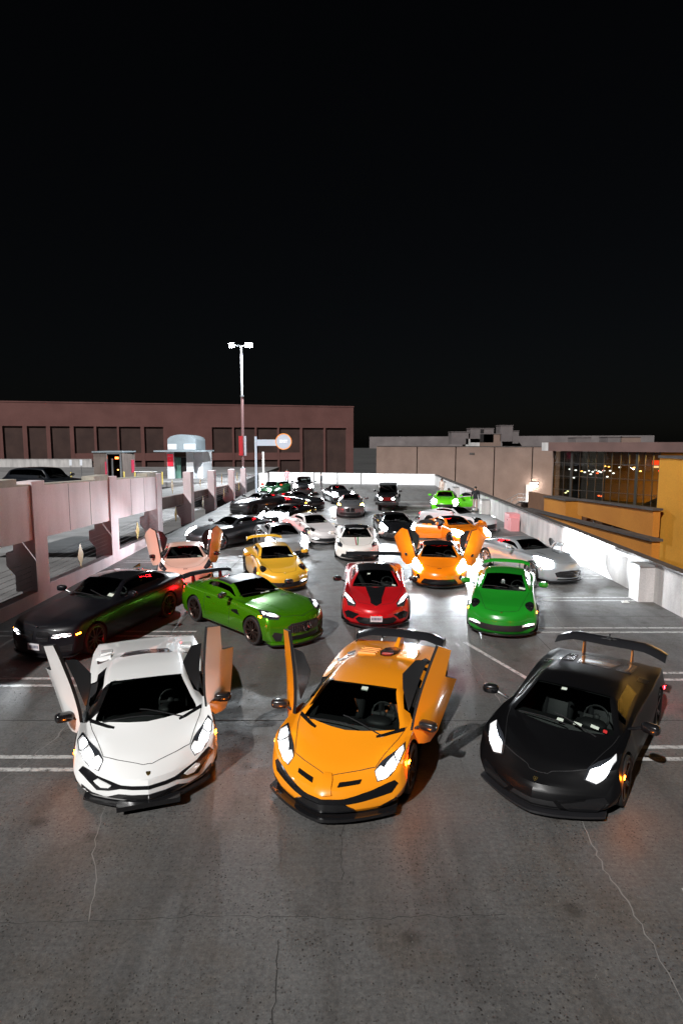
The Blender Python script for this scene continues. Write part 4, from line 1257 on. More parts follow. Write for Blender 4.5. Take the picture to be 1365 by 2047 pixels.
def supercar_wedge(front, deg, p, label, svj, seats, stripe):
    B, root = new_car('sports_car', label, front, deg, 'wedge')
    cutpoly = [(B.X0 - q[0], q[1]) for q in [(1.44, .25), (1.36, .45), (1.42, .72), (1.62, .80), (2.02, 1.04), (2.40, 1.03), (2.54, .84), (2.46, .5), (2.32, .28)]]
    prisms = [(cutpoly, s*.62, s*1.3) if s > 0 else (cutpoly, s*1.3, s*.62) for s in (1, -1)]
    mats = [p, M_GLASS, M_GLASSD, M_GLASSD, M_GLASSD, p, M_WELL]
    cut_body(B, root, mats, prisms)
    add_cabin(B, root, seats, stripe)
    add_wheels(B, root, M_RIM_B, 'five')
    # bonnet lines and rear bonnet slots
    edge = [(1.38, .82), (1.10, .76), (.80, .66), (.56, .58), (.46, .40), (.34, .14), (.30, .06), (.30, 0)]
    seam(B, 'bonnet_gap', edge, 'top', root); seam(B, 'bonnet_gap', [(a, -b) for a, b in edge], 'top', root)
    pair(B, 'bonnet_slot', [(1.36, .80), (1.29, .81), (1.08, .56), (1.02, .46), (1.06, .45), (1.13, .54)], 'top', M_BLACK, root, off=.004)
    wedge_lamps(B, root, [(1.02, .885), (.80, .93), (.66, .90), (.55, .78), (.44, .63), (.52, .575), (.66, .64), (.84, .76)],
                [[(.94, .875), (.80, .92), (.67, .895), (.66, .85), (.80, .79)], [(.65, .89), (.555, .775), (.60, .69), (.78, .78), (.65, .84)], [(.55, .77), (.45, .635), (.52, .585), (.595, .64), (.59, .69)]])
    shield(B, root, .16)
    wipers(B, root)
    turn_lamp(B, root, .80, .56, (1, -1), glow=5)
    # wind-up doors
    for s in (1, -1):
        add_door(B, root, AV_DOOR, AV_GLASS, s, (1.32, .93, .66), ([(-32, 'Z'), (-14, 'X'), (84, 'Y')] if s < 0 else [(-50, 'Z'), (-4, 'X'), (87, 'Y')]) if not svj else ([(-30, 'Z'), (-3, 'X'), (86, 'Y')] if s < 0 else [(-38, 'Z'), (-9, 'X'), (73, 'Y')]), p, M_CARBON if svj else M_BLACK, mir=(1.30, .96, .80))
    if not svj:
        pair(B, 'front_intake', low([(0.0, .36), (.34, .36), (.50, .40), (.66, .43), (.84, .52), (.90, .45), (.66, .255), (.50, .275), (.36, .315), (0.0, .315)]), 'front', M_BLACK, root, off=.006, res=.05)
        pair(B, 'intake_fin', low([(.46, .345), (.63, .395), (.69, .36), (.60, .30), (.50, .31)]), 'front', p, root, off=.02, res=.05)
        patch(B, 'lower_grille', low(full([(0, .25), (.38, .245), (.54, .18), (.72, .21), (.86, .29), (.86, .14), (0, .135)])), 'front', M_BLACK, root, off=.008, res=.06)
        splitter(B, root, M_BLACK, .085, .115, .05, .45, .84)
        MB().box(B.X0 - .10, B.X0 + .055, -.40, .40, .085, .150).build('splitter_step', M_BLACK, root)
        patch(B, 'engine_window', fullt([(3.10, 0), (3.06, .40), (3.12, .45), (3.42, .37), (3.46, 0)]), 'top', M_BLACK, root, off=.004)
        pair(B, 'roof_scoop', [(3.16, .64), (3.26, .84), (3.42, .86), (3.36, .66)], 'top', M_BLACK, root, off=.004)
        pair(B, 'shoulder_scoop', [(3.62, .62), (3.62, .80), (3.74, .84), (3.78, .60)], 'top', M_BLACK, root, off=.004)
        for s in (1, -1):
            MB().hexa([(B.X0 - 3.58, s*.60, .93), (B.X0 - 3.58, s*.84, .915), (B.X0 - 4.0, s*.86, .90), (B.X0 - 4.0, s*.60, .92),
                       (B.X0 - 3.64, s*.62, 1.0), (B.X0 - 3.62, s*.80, .985), (B.X0 - 4.0, s*.83, .925), (B.X0 - 4.0, s*.63, .94)]).build('scoop_cowl', p, root)
            MB().hexa([(B.X0 - 3.16, s*.60, .95), (B.X0 - 3.14, s*.70, .92), (B.X0 - 3.5, s*.92, .90), (B.X0 - 3.5, s*.60, .96),
                       (B.X0 - 3.30, s*.62, 1.05), (B.X0 - 3.26, s*.68, 1.0), (B.X0 - 3.5, s*.86, .96), (B.X0 - 3.5, s*.60, 1.03)]).build('shoulder_blade', p, root)
    else:
        patch(B, 'front_intake', low(full([(0, .335), (.28, .34), (.58, .40), (.84, .475), (.885, .43), (.82, .335), (.5, .285), (.28, .265), (0, .262)])), 'front', M_BLACK, root, off=.006, res=.05)
        patch(B, 'front_diffuser', low(full([(0, .275), (.27, .275), (.40, .20), (.46, .135), (0, .135)])), 'front', M_BLACK, root, off=.02, res=.06)
        pair(B, 'lower_lip', low([(.45, .17), (.66, .175), (.87, .26), (.87, .14), (.42, .135)]), 'front', M_BLACK, root, off=.012, res=.05)
        pair(B, 'nose_slit', low([(.17, .458), (.43, .478), (.44, .508), (.18, .488)]), 'front', M_BLACK, root, off=.012, res=.05)
        patch(B, 'nose_shield', low(full([(0, .375), (.12, .385), (.085, .50), (.05, .545), (0, .55)])), 'front', p, root, off=.022, res=.05)
        splitter(B, root, M_BLACK, .075, .115, .10, .45, .90)
        # rear deck: dark spine, louvres and gloss strips
        patch(B, 'engine_cover', fullt([(3.30, 0), (3.36, .10), (3.62, .17), (3.95, .15), (4.15, 0)]), 'top', M_BLACK, root, off=.012)
        patch(B, 'engine_hatch', fullt([(3.36, 0), (3.40, .08), (3.52, .10), (3.54, 0)]), 'top', mat('red_engine_cover', (.5, .03, .01), .5), root, off=.022)
        for s in (1, -1):
            for i in range(4):
                h = cast(B, (3.36 + i*.13, s*.36), 'top')[0]
                MB().hexa([(h.x, h.y - .17, h.z - .01), (h.x, h.y + .17, h.z - .01), (h.x - .12, h.y + .17, h.z - .02), (h.x - .12, h.y - .17, h.z - .02),
                           (h.x - .03, h.y - .16, h.z + .028), (h.x - .03, h.y + .16, h.z + .028), (h.x - .11, h.y + .16, h.z + .012), (h.x - .11, h.y - .16, h.z + .012)]).build('engine_louvre', p, root)
        pair(B, 'deck_glass', [(3.30, .58), (3.36, .72), (3.62, .80), (3.70, .66)], 'top', M_BLACK, root, off=.006)
        pair(B, 'shoulder_scoop', [(3.05, .62), (3.14, .84), (3.30, .90), (3.24, .66)], 'top', M_BLACK, root, off=.004)
        add_wing(B, root, M_CARBON, B.X0 - 4.62, 1.08, 1.72, .34, .98, .36, 0, .10, .10, M_CARBON, -.10)
        MB().hexa([(B.X0 - 4.05, -.05, .88), (B.X0 - 4.05, .05, .88), (B.X0 - 4.66, .05, .84), (B.X0 - 4.66, -.05, .84),
                   (B.X0 - 4.45, -.03, 1.03), (B.X0 - 4.45, .03, 1.03), (B.X0 - 4.68, .03, 1.085), (B.X0 - 4.68, -.03, 1.085)]).build('wing_mast', p, root)
        o = patch(B, 'inspection_sticker', [(B.head - .14, .02), (B.head - .14, .12), (B.head - .08, .12), (B.head - .08, .02)], 'top', M_STICK, root, off=.004)
    pair(B, 'door_intake', [(2.95, .30), (3.10, .78), (3.30, .80), (3.22, .30)], 'side', M_BLACK, root, off=.004)
    rear_lamps(B, root, .72, .50, .86)
    return B, root

F_W = unproj(298, 1604, .12)
B1, car1 = supercar_wedge(F_W, -18, P_WHITE, 'white supercar with both doors swung up, at the left of the front row', False, M_SEATD, None)
F_O = unproj(640, 1628, .12)
B2, car2 = supercar_wedge(F_O, 18.5, P_ORANGE, 'orange supercar with doors swung up and black rear wing, middle of the front row', True, M_INT, M_SEATO)

def black_wedge():
    B, root = new_car('sports_car', 'matte black supercar with tall black rear wing, right end of the front row', unproj(1060, 1612, .12), 36, 'wedge2', (1.0, 1.04, .98))
    p = P_MBLACK
    mats = [p, M_GLASS, M_GLASSD, M_GLASSD, M_GLASSD, p, M_WELL]
    cut_body(B, root, mats)
    add_cabin(B, root)
    add_wheels(B, root, M_RIM_B, 'five')
    edge = [(1.34, .78), (1.1, .74), (.8, .65), (.52, .56), (.42, .38), (.32, .16), (.27, .12), (.25, 0)]
    seam(B, 'bonnet_gap', edge, 'top', root); seam(B, 'bonnet_gap', [(a, -b) for a, b in edge], 'top', root)
    wedge_lamps(B, root, [(.92, .84), (.74, .885), (.58, .83), (.44, .66), (.42, .54), (.54, .56), (.70, .66)],
                [[(.90, .84), (.73, .875), (.58, .82), (.46, .69), (.43, .565), (.53, .59), (.62, .70), (.76, .79)]])
    shield(B, root, .15)
    wipers(B, root)
    turn_lamp(B, root, .72, .50, (1,), w=.05, h=.02, glow=5)
    patch(B, 'front_intake', low(full([(0, .27), (.26, .27), (.34, .16), (0, .15)]), .9), 'front', M_MATTE, root, off=.004, res=.06)
    pair(B, 'side_intake', low([(.30, .29), (.62, .33), (.80, .36), (.84, .30), (.74, .16), (.44, .15)], .9), 'front', M_BLACK, root, off=.012, res=.05)
    pair(B, 'intake_blade', low([(.27, .275), (.60, .33), (.60, .315), (.32, .255)], .9), 'front', p, root, off=.02, res=.05)
    splitter(B, root, M_CARBON, .085, .115, .07, .45, .84)
    add_mirrors(B, root, M_BLACK, B.side[0] + .02, out=.24)
    # rear deck: glass engine window between two rows of slats
    patch(B, 'engine_window', fullt([(3.12, 0), (3.12, .26), (3.80, .34), (3.92, .30), (3.92, 0)]), 'top', M_BLACK, root, off=.005)
    for s in (1, -1):
        for i in range(7):
            d = 3.16 + i*.105
            pl = [(d, .34 + i*.012), (d + .02, .58), (d + .065, .58), (d + .05, .34 + i*.012)]
            patch(B, 'deck_slat', pl if s > 0 else mirror(pl, 'top'), 'top', M_BLACK, root, off=.012, res=.08)
        pl = [(3.05, .70), (3.15, .84), (3.34, .86), (3.28, .70)]
        patch(B, 'shoulder_scoop', pl if s > 0 else mirror(pl, 'top'), 'top', M_BLACK, root, off=.004)
    w = add_wing(B, root, M_CARBON, B.X0 - 4.30, 1.12, 1.92, .34, .88, .42, .04, .12, 0, mat('strut_gold', (.35, .12, .02), .4, .5), .10, .07)
    MB().ellipsoid((B.X0 - 4.28, .02, 1.21), (.06, .06, .04), 10, 6).tube([(B.X0 - 4.28, .02, 1.21), (B.X0 - 4.28, .02, 1.31)], .014, 6).tube([(B.X0 - 4.28, -.12, 1.20), (B.X0 - 4.28, .14, 1.22)], .014, 6).build('wing_camera', M_MATTE, w)
    for i, (d, y, w_, m_) in enumerate([(B.cowl + .14, .0, .09, M_STICK), (B.cowl + .16, .24, .11, M_STICK), (B.cowl + .22, .46, .11, M_STICK), (B.cowl + .22, .60, .05, M_REDP), (B.head - .12, -.10, .08, M_STICK)]):
        patch(B, 'windscreen_sticker', [(d, y - w_/2), (d, y + w_/2), (d + .05, y + w_/2), (d + .05, y - w_/2)], 'top', m_, root, off=.004, depth=.002)
    rear_lamps(B, root, .72, .46, .82)
    patch(B, 'side_marker', [(4.06, .56), (4.12, .56), (4.12, .60), (4.06, .60)], 'side', M_TAIL, root, off=.01, side=1)
    return B, root
B3, car3 = black_wedge()

# ------------------------------------------------------------------ the other cars
def ell(cx, cy, rx, ry, n=18, rot=0.0):
    c, s_ = math.cos(rot), math.sin(rot)
    return [(cx + rx*math.cos(2*math.pi*i/n)*c - ry*math.sin(2*math.pi*i/n)*s_, cy + rx*math.cos(2*math.pi*i/n)*s_ + ry*math.sin(2*math.pi*i/n)*c) for i in range(n)]

def lamps(B, root, outline, leds, view='top', m=M_LED, housing=M_LENS, beam=0, tilt=2.5, only=(1, -1), beam_size=70):
    sx, sy, sz = B.sc
    def S(p):
        if view == 'top': return [(a*sx, b*sy) for a, b in p]
        return [(a*sy, b*sz) for a, b in p]
    out = []
    for s in (1, -1):
        pl = S(outline) if s > 0 else mirror(S(outline), view)
        o = patch(B, 'headlight', pl, view, housing, root, off=.010, res=.05)
        if o is None: continue
        big = [(sum(a for a, _ in outline)/len(outline)*(-.25) + a*1.25, sum(b for _, b in outline)/len(outline)*(-.25) + b*1.25) for a, b in outline]  # lit patch grown past the housing to stand in for lens glare
        for q in ([big] if m is M_GLARE else leds):
            q = S(q) if s > 0 else mirror(S(q), view)
            patch(B, 'light_unit', q, view, m if s in only else M_LENS, o, off=.035 if m is M_GLARE else .020, res=.05, depth=.015)
        if beam and s in only:
            cs = [cast(B, q, view)[0] for q in pl]; cs = [c for c in cs if c]
            c = sum(cs, Vector())/len(cs)
            lamp_beam(B, o, c.x + .12, c.y, c.z, beam, -.03*s, tilt, size=beam_size)
        out.append(o)
    return out

def plate(B, root, z=.36, y=0.0, w=.155):
    h, n, _ = cast(B, (y, z), 'front')
    x = h.x + .018
    o = MB().box(x, x + .008, y - w, y + w, z - .075, z + .075).build('licence_plate', M_PLATE, root)
    for i in range(7):
        yy = y - w*.72 + i*w*.24
        MB().box(x + .0085, x + .010, yy - w*.07, yy + w*.07, z - .03, z + .035).build('plate_character', M_INK, o)
    return o

def finish(B, root, p, roof=None, rim=M_RIM_B, style='ten', seat=M_SEATD, prisms=(), mirror_m=None, mirrors=True, tails=(.72, .45, .80), tail_m=M_TAIL, cabin=True, steer=0, trim=M_GLASSD, wiper=True, mir_only=(1, -1)):
    mats = [p, M_GLASS, trim, trim, M_GLASSD, roof or p, M_WELL]
    cut_body(B, root, mats, prisms)
    if cabin: add_cabin(B, root, seat)
    add_wheels(B, root, rim, style, steer)
    if mirrors: add_mirrors(B, root, mirror_m or p, only=mir_only)
    if tails: rear_lamps(B, root, tails[0]*B.sc[2], tails[1]*B.sc[1], tails[2]*B.sc[1], tail_m)
    if wiper: wipers(B, root)

def bonnet(B, root, edge):
    e = [(a*B.sc[0], b*B.sc[1]) for a, b in edge]
    seam(B, 'bonnet_gap', e, 'top', root); seam(B, 'bonnet_gap', [(a, -b) for a, b in e], 'top', root)

def by_wheels(kind, scale, side, pf, pr):
    """nose place and turn from where the two near wheels touch the ground"""
    k = K[kind]
    a, b = unproj(*pf), unproj(*pr)
    f = (a - b).normalized()
    left = Vector((-f.y, f.x, 0))
    front = a + f*k['fo']*scale[0] - left*side*(k['W']*scale[1] - .10)
    deg = -90 - math.degrees(math.atan2(f.y, f.x))
    return front, deg

def sticker(B, root, d, y, w=.10, l=.05, m=M_STICK):
    return patch(B, 'windscreen_sticker', [(d, y - w/2), (d, y + w/2), (d + l, y + w/2), (d + l, y - w/2)], 'top', m, root, off=.004, depth=.002)

MID_DOOR = [(1.42, .22), (1.26, .36), (1.28, .62), (1.44, .80), (2.05, .83), (2.50, .86), (2.62, .70), (2.50, .46), (2.34, .22), (1.9, .19)]
MID_GLASS = [(1.66, .86), (2.05, .89), (2.48, .91), (2.40, 1.0), (2.15, 1.07), (1.95, 1.0)]
def door_cut(B, poly, side, depth=.34):
    y = B.W
    pl = [(B.X0 - a, b) for a, b in poly]
    return (pl, side*(y - depth), side*(y + .3)) if side > 0 else (pl, side*(y + .3), side*(y - depth))
MID_CUT = [(1.46, .26), (1.36, .45), (1.42, .74), (1.66, .86), (2.04, 1.05), (2.40, 1.05), (2.54, .86), (2.46, .5), (2.32, .27)]

# --- dark sedan, second row left
def sedan():
    sc = (1, 1, 1)
    fr, deg = by_wheels('sedan', sc, 1, (190, 1306), (346, 1229))
    B, root = new_car('sedan', 'dark grey four-door sedan with bronze wheels parked beside the left concrete wall', fr, deg, 'sedan', sc)
    p = mat('paint_graphite', (.006, .006, .008), .34, 0, .12, .1, spec=.25)
    finish(B, root, p, mat('roof_black_gloss', (.008, .008, .009), .15, 0, 1.0), M_RIM_BR, 'ten', M_SEATG, tails=(.88, .42, .84), tail_m=M_TAIL, trim=M_GLASS)
    bonnet(B, root, [(1.84, .74), (1.0, .70), (.40, .62), (.18, .42), (.10, .0)])
    for y in (.22, .42):
        seam(B, 'bonnet_crease', [(.30, y*.8), (1.7, y)], 'top', root, .03, .006, p); seam(B, 'bonnet_crease', [(.30, -y*.8), (1.7, -y)], 'top', root, .03, .006, p)
    lamps(B, root, [(.40, .58), (.80, .60), (.82, .68), (.42, .665)], [[(.42, .585), (.60, .59), (.60, .615), (.42, .61)], [(.60, .60), (.80, .615), (.80, .64), (.60, .62)], [(.44, .635), (.78, .66), (.78, .672), (.44, .65)]], 'front', M_BEAM, beam=45)
    for s in (1, -1):
        patch(B, 'kidney_grille', [(s*.04, .50), (s*.34, .50), (s*.37, .66), (s*.30, .70), (s*.05, .70)], 'front', M_BLACK, root, off=.012, res=.06)
    patch(B, 'lower_grille', full([(0, .42), (.45, .42), (.52, .24), (0, .22)]), 'front', M_MATTE, root, off=.006, res=.08)
    pair(B, 'side_intake', [(.58, .40), (.82, .44), (.80, .28), (.60, .26)], 'front', M_BLACK, root, off=.006, res=.06)
    plate(B, root, .37, -.02)
    h = cast(B, (.10, 0), 'top')[0]
    b = MB().ellipsoid((0, 0, 0), (.04, .04, .012), 14, 6).xf(Matrix.Translation(h + Vector((0, 0, .005)))).build('badge', M_CHROME, root, 60)
    turn_lamp(B, root, .30, .64, (1, -1), w=.10)
    sticker(B, root, B.cowl + .17, .52, .14, .09)
    MB().prism([(B.X0 - 3.55, 1.43), (B.X0 - 3.85, 1.40), (B.X0 - 3.86, 1.49)], -.02, .02).build('aerial_fin', M_BLACK, root)
    splitter(B, root, M_BLACK, .14, .17, .03, .4, .82)
    seam(B, 'door_gap', [(1.95, .3), (1.90, .70), (2.0, .97)], 'side', root); seam(B, 'door_gap', [(3.02, .28), (3.04, .97)], 'side', root)
    seam(B, 'sill_highlight', [(.95, .78), (2.4, .84), (4.2, .90)], 'side', root, .012, .004, mat('chrome_black', (.05, .05, .06), .15, 1))
    pair(B, 'door_handle', [(2.75, .80), (2.95, .81), (2.95, .835), (2.75, .825)], 'side', p, root, off=.02)
    return root
sedan()

# --- green long-bonnet coupe
def green_gt():
    fr, deg = by_wheels('gt', (1, 1, 1), -1, (508, 1288), (398, 1243))
    B, root = new_car('sports_car', 'metallic green long-bonnet coupe with black roof and slatted grille', fr, deg, 'gt')
    p = paint('green_satin', (.085, .34, .004), .6, .24, 1.0, .03)
    finish(B, root, p, mat('roof_satin_black', (.02, .02, .022), .38, 0, .3, .3), M_RIM_BR, 'ten', mirror_m=M_CARBON, tails=(.78, .40, .76), tail_m=M_TAIL)
    bonnet(B, root, [(1.80, .72), (1.0, .70), (.42, .62), (.24, .44), (.12, 0)])
    lamps(B, root, [(.86, .80), (.60, .86), (.42, .82), (.28, .62), (.30, .54), (.48, .60), (.72, .72)], [[(.50, .80), (.34, .64), (.32, .58), (.40, .60), (.60, .76)], [(.70, .80), (.56, .83), (.54, .79), (.66, .76)]], 'top', M_LED)
    turn_lamp(B, root, .62, .74, (1, -1), w=.08)
    g = patch(B, 'grille', full([(0, .60), (.38, .59), (.48, .53), (.42, .38), (0, .36)]), 'front', M_MATTE, root, off=.010, res=.06)
    for i in range(-7, 8):
        if abs(i) < 2: continue
        y = i*.055
        h = cast(B, (y, .48), 'front')[0]
        MB().box(h.x + .006, h.x + .03, y - .007, y + .007, .39, .58 - abs(y)*.06).build('grille_bar', M_CHROME, g)
    ring = MB().lathe([(.095, .0), (.105, .012), (.118, .0), (.105, -.012), (.095, 0)], 24, 'x', (B.X0 + .045, 0, .48))
    for a in (90, 210, 330):
        ring.tube([(B.X0 + .045, 0, .48), (B.X0 + .045, .10*math.cos(R(a)), .48 + .10*math.sin(R(a)))], [.022, .006], 6)
    ring.build('star_badge', M_CHROME, root, 60)
    patch(B, 'lower_grille', full([(0, .30), (.40, .30), (.44, .20), (0, .19)]), 'front', M_BLACK, root, off=.006, res=.06)
    pair(B, 'side_intake', [(.48, .36), (.74, .42), (.80, .34), (.72, .20), (.50, .20)], 'front', M_MATTE, root, off=.008, res=.06)
    pair(B, 'intake_fin', [(.54, .36), (.58, .36), (.60, .20), (.56, .20)], 'front', p, root, off=.025, res=.06)
    for s in (1, -1):
        pl = [(1.34, .34), (1.30, .52), (1.42, .56), (1.46, .36)]
        patch(B, 'bonnet_vent', pl if s > 0 else mirror(pl, 'top'), 'top', M_BLACK, root, off=.006)
        seam(B, 'bonnet_crease', [(.5, s*.30), (1.6, s*.50)], 'top', root, .035, .008, p)
    pair(B, 'wing_vent', [(1.45, .62), (1.82, .66), (1.84, .70), (1.60, .74)], 'side', M_BLACK, root, off=.006)
    seam(B, 'door_gap', [(1.95, .3), (1.90, .60), (1.98, .90)], 'side', root, side=-1); seam(B, 'door_gap', [(3.05, .30), (3.12, .93)], 'side', root, side=-1)
    patch(B, 'door_handle', [(2.85, .78), (3.0, .79), (3.0, .815), (2.85, .81)], 'side', M_BLACK, root, off=.02, side=-1)
    splitter(B, root, p, .12, .17, .03, .4, .82)
    splitter(B, root, M_BLACK, .085, .118, .05, .4, .84)
    add_wing(B, root, M_CARBON, B.X0 - 4.45, 1.10, 1.55, .24, .90, .45, .03, .03, .06)
    sticker(B, root, B.cowl + .14, .55, .12, .05); sticker(B, root, B.cowl + .08, .10, .28, .05)
    return root
green_gt()

C8_LAMP = [(.90, .84), (.72, .88), (.44, .74), (.30, .55), (.38, .53), (.60, .66)]
def c8_front(B, root, p, m_led=M_LED, plate_on=True):
    bonnet(B, root, [(1.40, .74), (1.0, .70), (.6, .56), (.38, .44), (.26, .16), (.22, 0)])
    lamps(B, root, C8_LAMP, [[(.86, .83), (.74, .855), (.52, .74), (.38, .60), (.36, .56), (.46, .62), (.66, .745)]], 'top', m_led)
    patch(B, 'centre_grille', full([(0, .33), (.46, .33), (.54, .26), (.44, .16), (0, .155)]), 'front', M_BLACK, root, off=.008, res=.06)
    pair(B, 'side_intake', [(.44, .40), (.74, .43), (.84, .38), (.78, .24), (.60, .24), (.56, .30)], 'front', M_BLACK, root, off=.008, res=.06)
    splitter(B, root, M_BLACK, .085, .12, .05, .4, .86)
    pair(B, 'door_intake', [(2.45, .45), (2.66, .88), (2.95, .90), (2.80, .42)], 'side', M_BLACK, root, off=.006)

# --- red coupe with the black bonnet band
def red_mid():
    B, root = new_car('sports_car', 'red mid-engined coupe with black bonnet band, roof and rear wing', unproj(752, 1252, .12), 2, 'mid', (1.02, 1.0, 1.02))
    p = paint('red', (.46, .008, .012), .15, .28)
    finish(B, root, p, M_BLACK, M_RIM_B, 'ten', mirror_m=M_BLACK, tails=None)
    c8_front(B, root, p)
    patch(B, 'bonnet_band', fullt([(1.25, 0), (1.32, .28), (.60, .155), (.34, .145), (.26, .06), (.20, 0)]), 'top', M_BLACK, root, off=.006)
    plate(B, root, .315)
    add_wing(B, root, M_CARBON, B.X0 - 4.40, 1.22, 1.80, .30, .90, .34, .0, .02, .12)
    sticker(B, root, B.cowl + .14, .52, .10, .06); sticker(B, root, B.head - .26, -.18, .08, .05)
red_mid()

def p911(front, deg, p, label, scale, wing, rim=M_RIM_B, drl=True, seat=M_SEATD, led=M_LED, hmat=None, only=(1, -1)):
    B, root = new_car('sports_car', label, front, deg, 'round', scale)
    finish(B, root, p, None, rim, 'ten', mirror_m=p, tails=None, seat=seat)
    bonnet(B, root, [(1.42, .66), (.95, .56), (.55, .48), (.30, .40), (.22, .20), (.20, 0)])
    sx, sy, sz = scale
    h = hmat or mat('round_lamp_dark', (.012, .012, .014), .08, .3, 1.0)
    for s in (1, -1):
        e = ell(.57*sx, .665*sy, .17*sx, .105*sy, 20)
        o = patch(B, 'headlight', e if s > 0 else mirror(e, 'top'), 'top', h, root, off=.012, res=.05)
        for dx, dy in ((-.07, -.045), (-.07, .045), (.07, -.045), (.07, .045)):
            e2 = ell((.57 + dx*.8)*sx, (.665 + dy*.9)*sy, .032, .022, 10)
            patch(B, 'light_unit', e2 if s > 0 else mirror(e2, 'top'), 'top', M_CHROME, o, off=.02, res=.05)
    patch(B, 'front_grille', full([(0, .34*sz), (.50*sy, .35*sz), (.80*sy, .38*sz), (.80*sy, .27*sz), (.5*sy, .20*sz), (0, .19*sz)]), 'front', M_MATTE, root, off=.008, res=.06)
    for s in (1, -1):
        q = [(.50*sy, .345*sz), (.79*sy, .375*sz), (.79*sy, .325*sz), (.50*sy, .30*sz)]
        patch(B, 'running_light', q if s > 0 else mirror(q, 'front'), 'front', led if s in only else M_LENS, root, off=.022, res=.05)
    hh = cast(B, (.16*sx, 0), 'top')[0]
    MB().ellipsoid(hh + Vector((0, 0, .004)), (.035, .028, .01), 10, 5).build('badge', M_GOLD, root)
    splitter(B, root, M_BLACK, .09, .125, .03, .4, .80*sy)
    turn_lamp(B, root, .52*sx, .60*sz, (1, -1), w=.06)
    if wing:
        add_wing(B, root, p, B.X0 - 4.25*sx, wing, 1.36*sy, .19, .90, .40, .02, .06, .07, M_BLACK)
    sticker(B, root, B.cowl + .14, .48, .16, .06)
    return B, root
P_GREEN = paint('bright_green', (.010, .215, .014), 0, .28)
Bg, rg = p911(unproj(1000, 1268, .12), 17, P_GREEN, 'bright green coupe with round headlights and green rear wing, by the right wall', (1, 1, 1), 1.15)
hm = cast(Bg, (Bg.head - .30, -.02), 'top')[0]
m_ = MB().ellipsoid((0, 0, 0), (.012, .05, .045), 10, 6).ellipsoid((0, -.03, -.05), (.01, .018, .04), 8, 5).ellipsoid((0, .03, -.05), (.01, .018, .04), 8, 5)
m_.xf(Matrix.Translation(hm + Vector((.0, 0, -.03)))).build('hanging_ornament', mat('ornament_white', (.6, .6, .6), .6), rg)
P_YELL = paint('yellow', (.72, .40, .03), 0, .28)
p911(unproj(572, 1178, .12), -17, P_YELL, 'yellow coupe with dark headlights and yellow rear wing, third row', (.98, .98, .985), 1.24, only=(1,))
P_PEARL = paint('pearl_white', (.66, .62, .62), .1, .3)
p911(unproj(660, 1085, .12), -27, P_PEARL, 'pale coupe with round dark headlights behind the tricolour striped car', (1, 1, 1), 0, M_RIM_S)

SMILE = [(.98, .80), (.76, .865), (.56, .83), (.40, .66), (.44, .60), (.58, .66), (.80, .74)]
def dihedral(front, deg, p, label, roof, lit, scale=(1, 1, 1), zr=-48, zx=-16, zy=74):
    B, root = new_car('sports_car', label, front, deg, 'mid', scale)
    prisms = [door_cut(B, MID_CUT, s) for s in (1, -1)]
    finish(B, root, p, roof, M_RIM_B, 'ten', mirrors=False, tails=(.74, .40, .80), prisms=prisms)
    bonnet(B, root, [(1.40, .74), (.95, .66), (.62, .46), (.46, .22), (.42, 0)])
    for s in (1, -1):
        add_door(B, root, MID_DOOR, MID_GLASS, s, (1.36, .88, .70), [(zr, 'Z'), (zx, 'X'), (zy, 'Y')], p, M_BLACK, mir=(1.46, .90, .84))
    pair(B, 'front_intake', [(.42, .34), (.70, .36), (.80, .42), (.84, .36), (.74, .20), (.50, .17)], 'front', M_BLACK, root, off=.008, res=.05) if not lit else None
    if lit:
        lamps(B, root, SMILE, [[(.92, .80), (.74, .84), (.58, .80), (.48, .68), (.56, .68), (.76, .76)]], 'top', M_GLARE, beam=lit)
        patch(B, 'front_grille', full([(0, .34), (.50, .33), (.56, .26), (.62, .15), (0, .145)]), 'front', M_BLACK, root, off=.008, res=.05)
        pair(B, 'corner_vent', ell(.70, .36, .055, .085, 14, -.3), 'front', M_BLACK, root, off=.010, res=.05)
    else:
        lamps(B, root, SMILE, [], 'top')
        patch(B, 'front_grille', full([(0, .245), (.46, .245), (.56, .16), (0, .145)]), 'front', M_BLACK, root, off=.006, res=.05)
    h = cast(B, (.34, 0), 'top')[0]
    MB().box(h.x - .015, h.x + .015, -.07, .07, h.z - .01, h.z + .008).build('badge', M_BLACK, root)
    splitter(B, root, M_BLACK, .085, .12, .05, .4, .84)
    sticker(B, root, B.cowl + .13, .50, .14, .05)
    return B, root
dihedral(unproj(372, 1172, .12), -15, paint('white_red_lit', (.76, .46, .36), 0, .3), 'white coupe tinted salmon by red light, both doors raised like wings, by the left wall', None, 0, zr=-36, zx=-9, zy=84)  # white car: red tail-light tint put into the paint colour
P_OR2 = paint('orange_bright', (.82, .20, .004), 0, .28)
dihedral(unproj(878, 1172, .12), 8, P_OR2, 'orange coupe with black roof, lit headlights and both doors raised outwards', M_BLACK, 26, (1.03, 1, 1.02), -58, -14, 76)

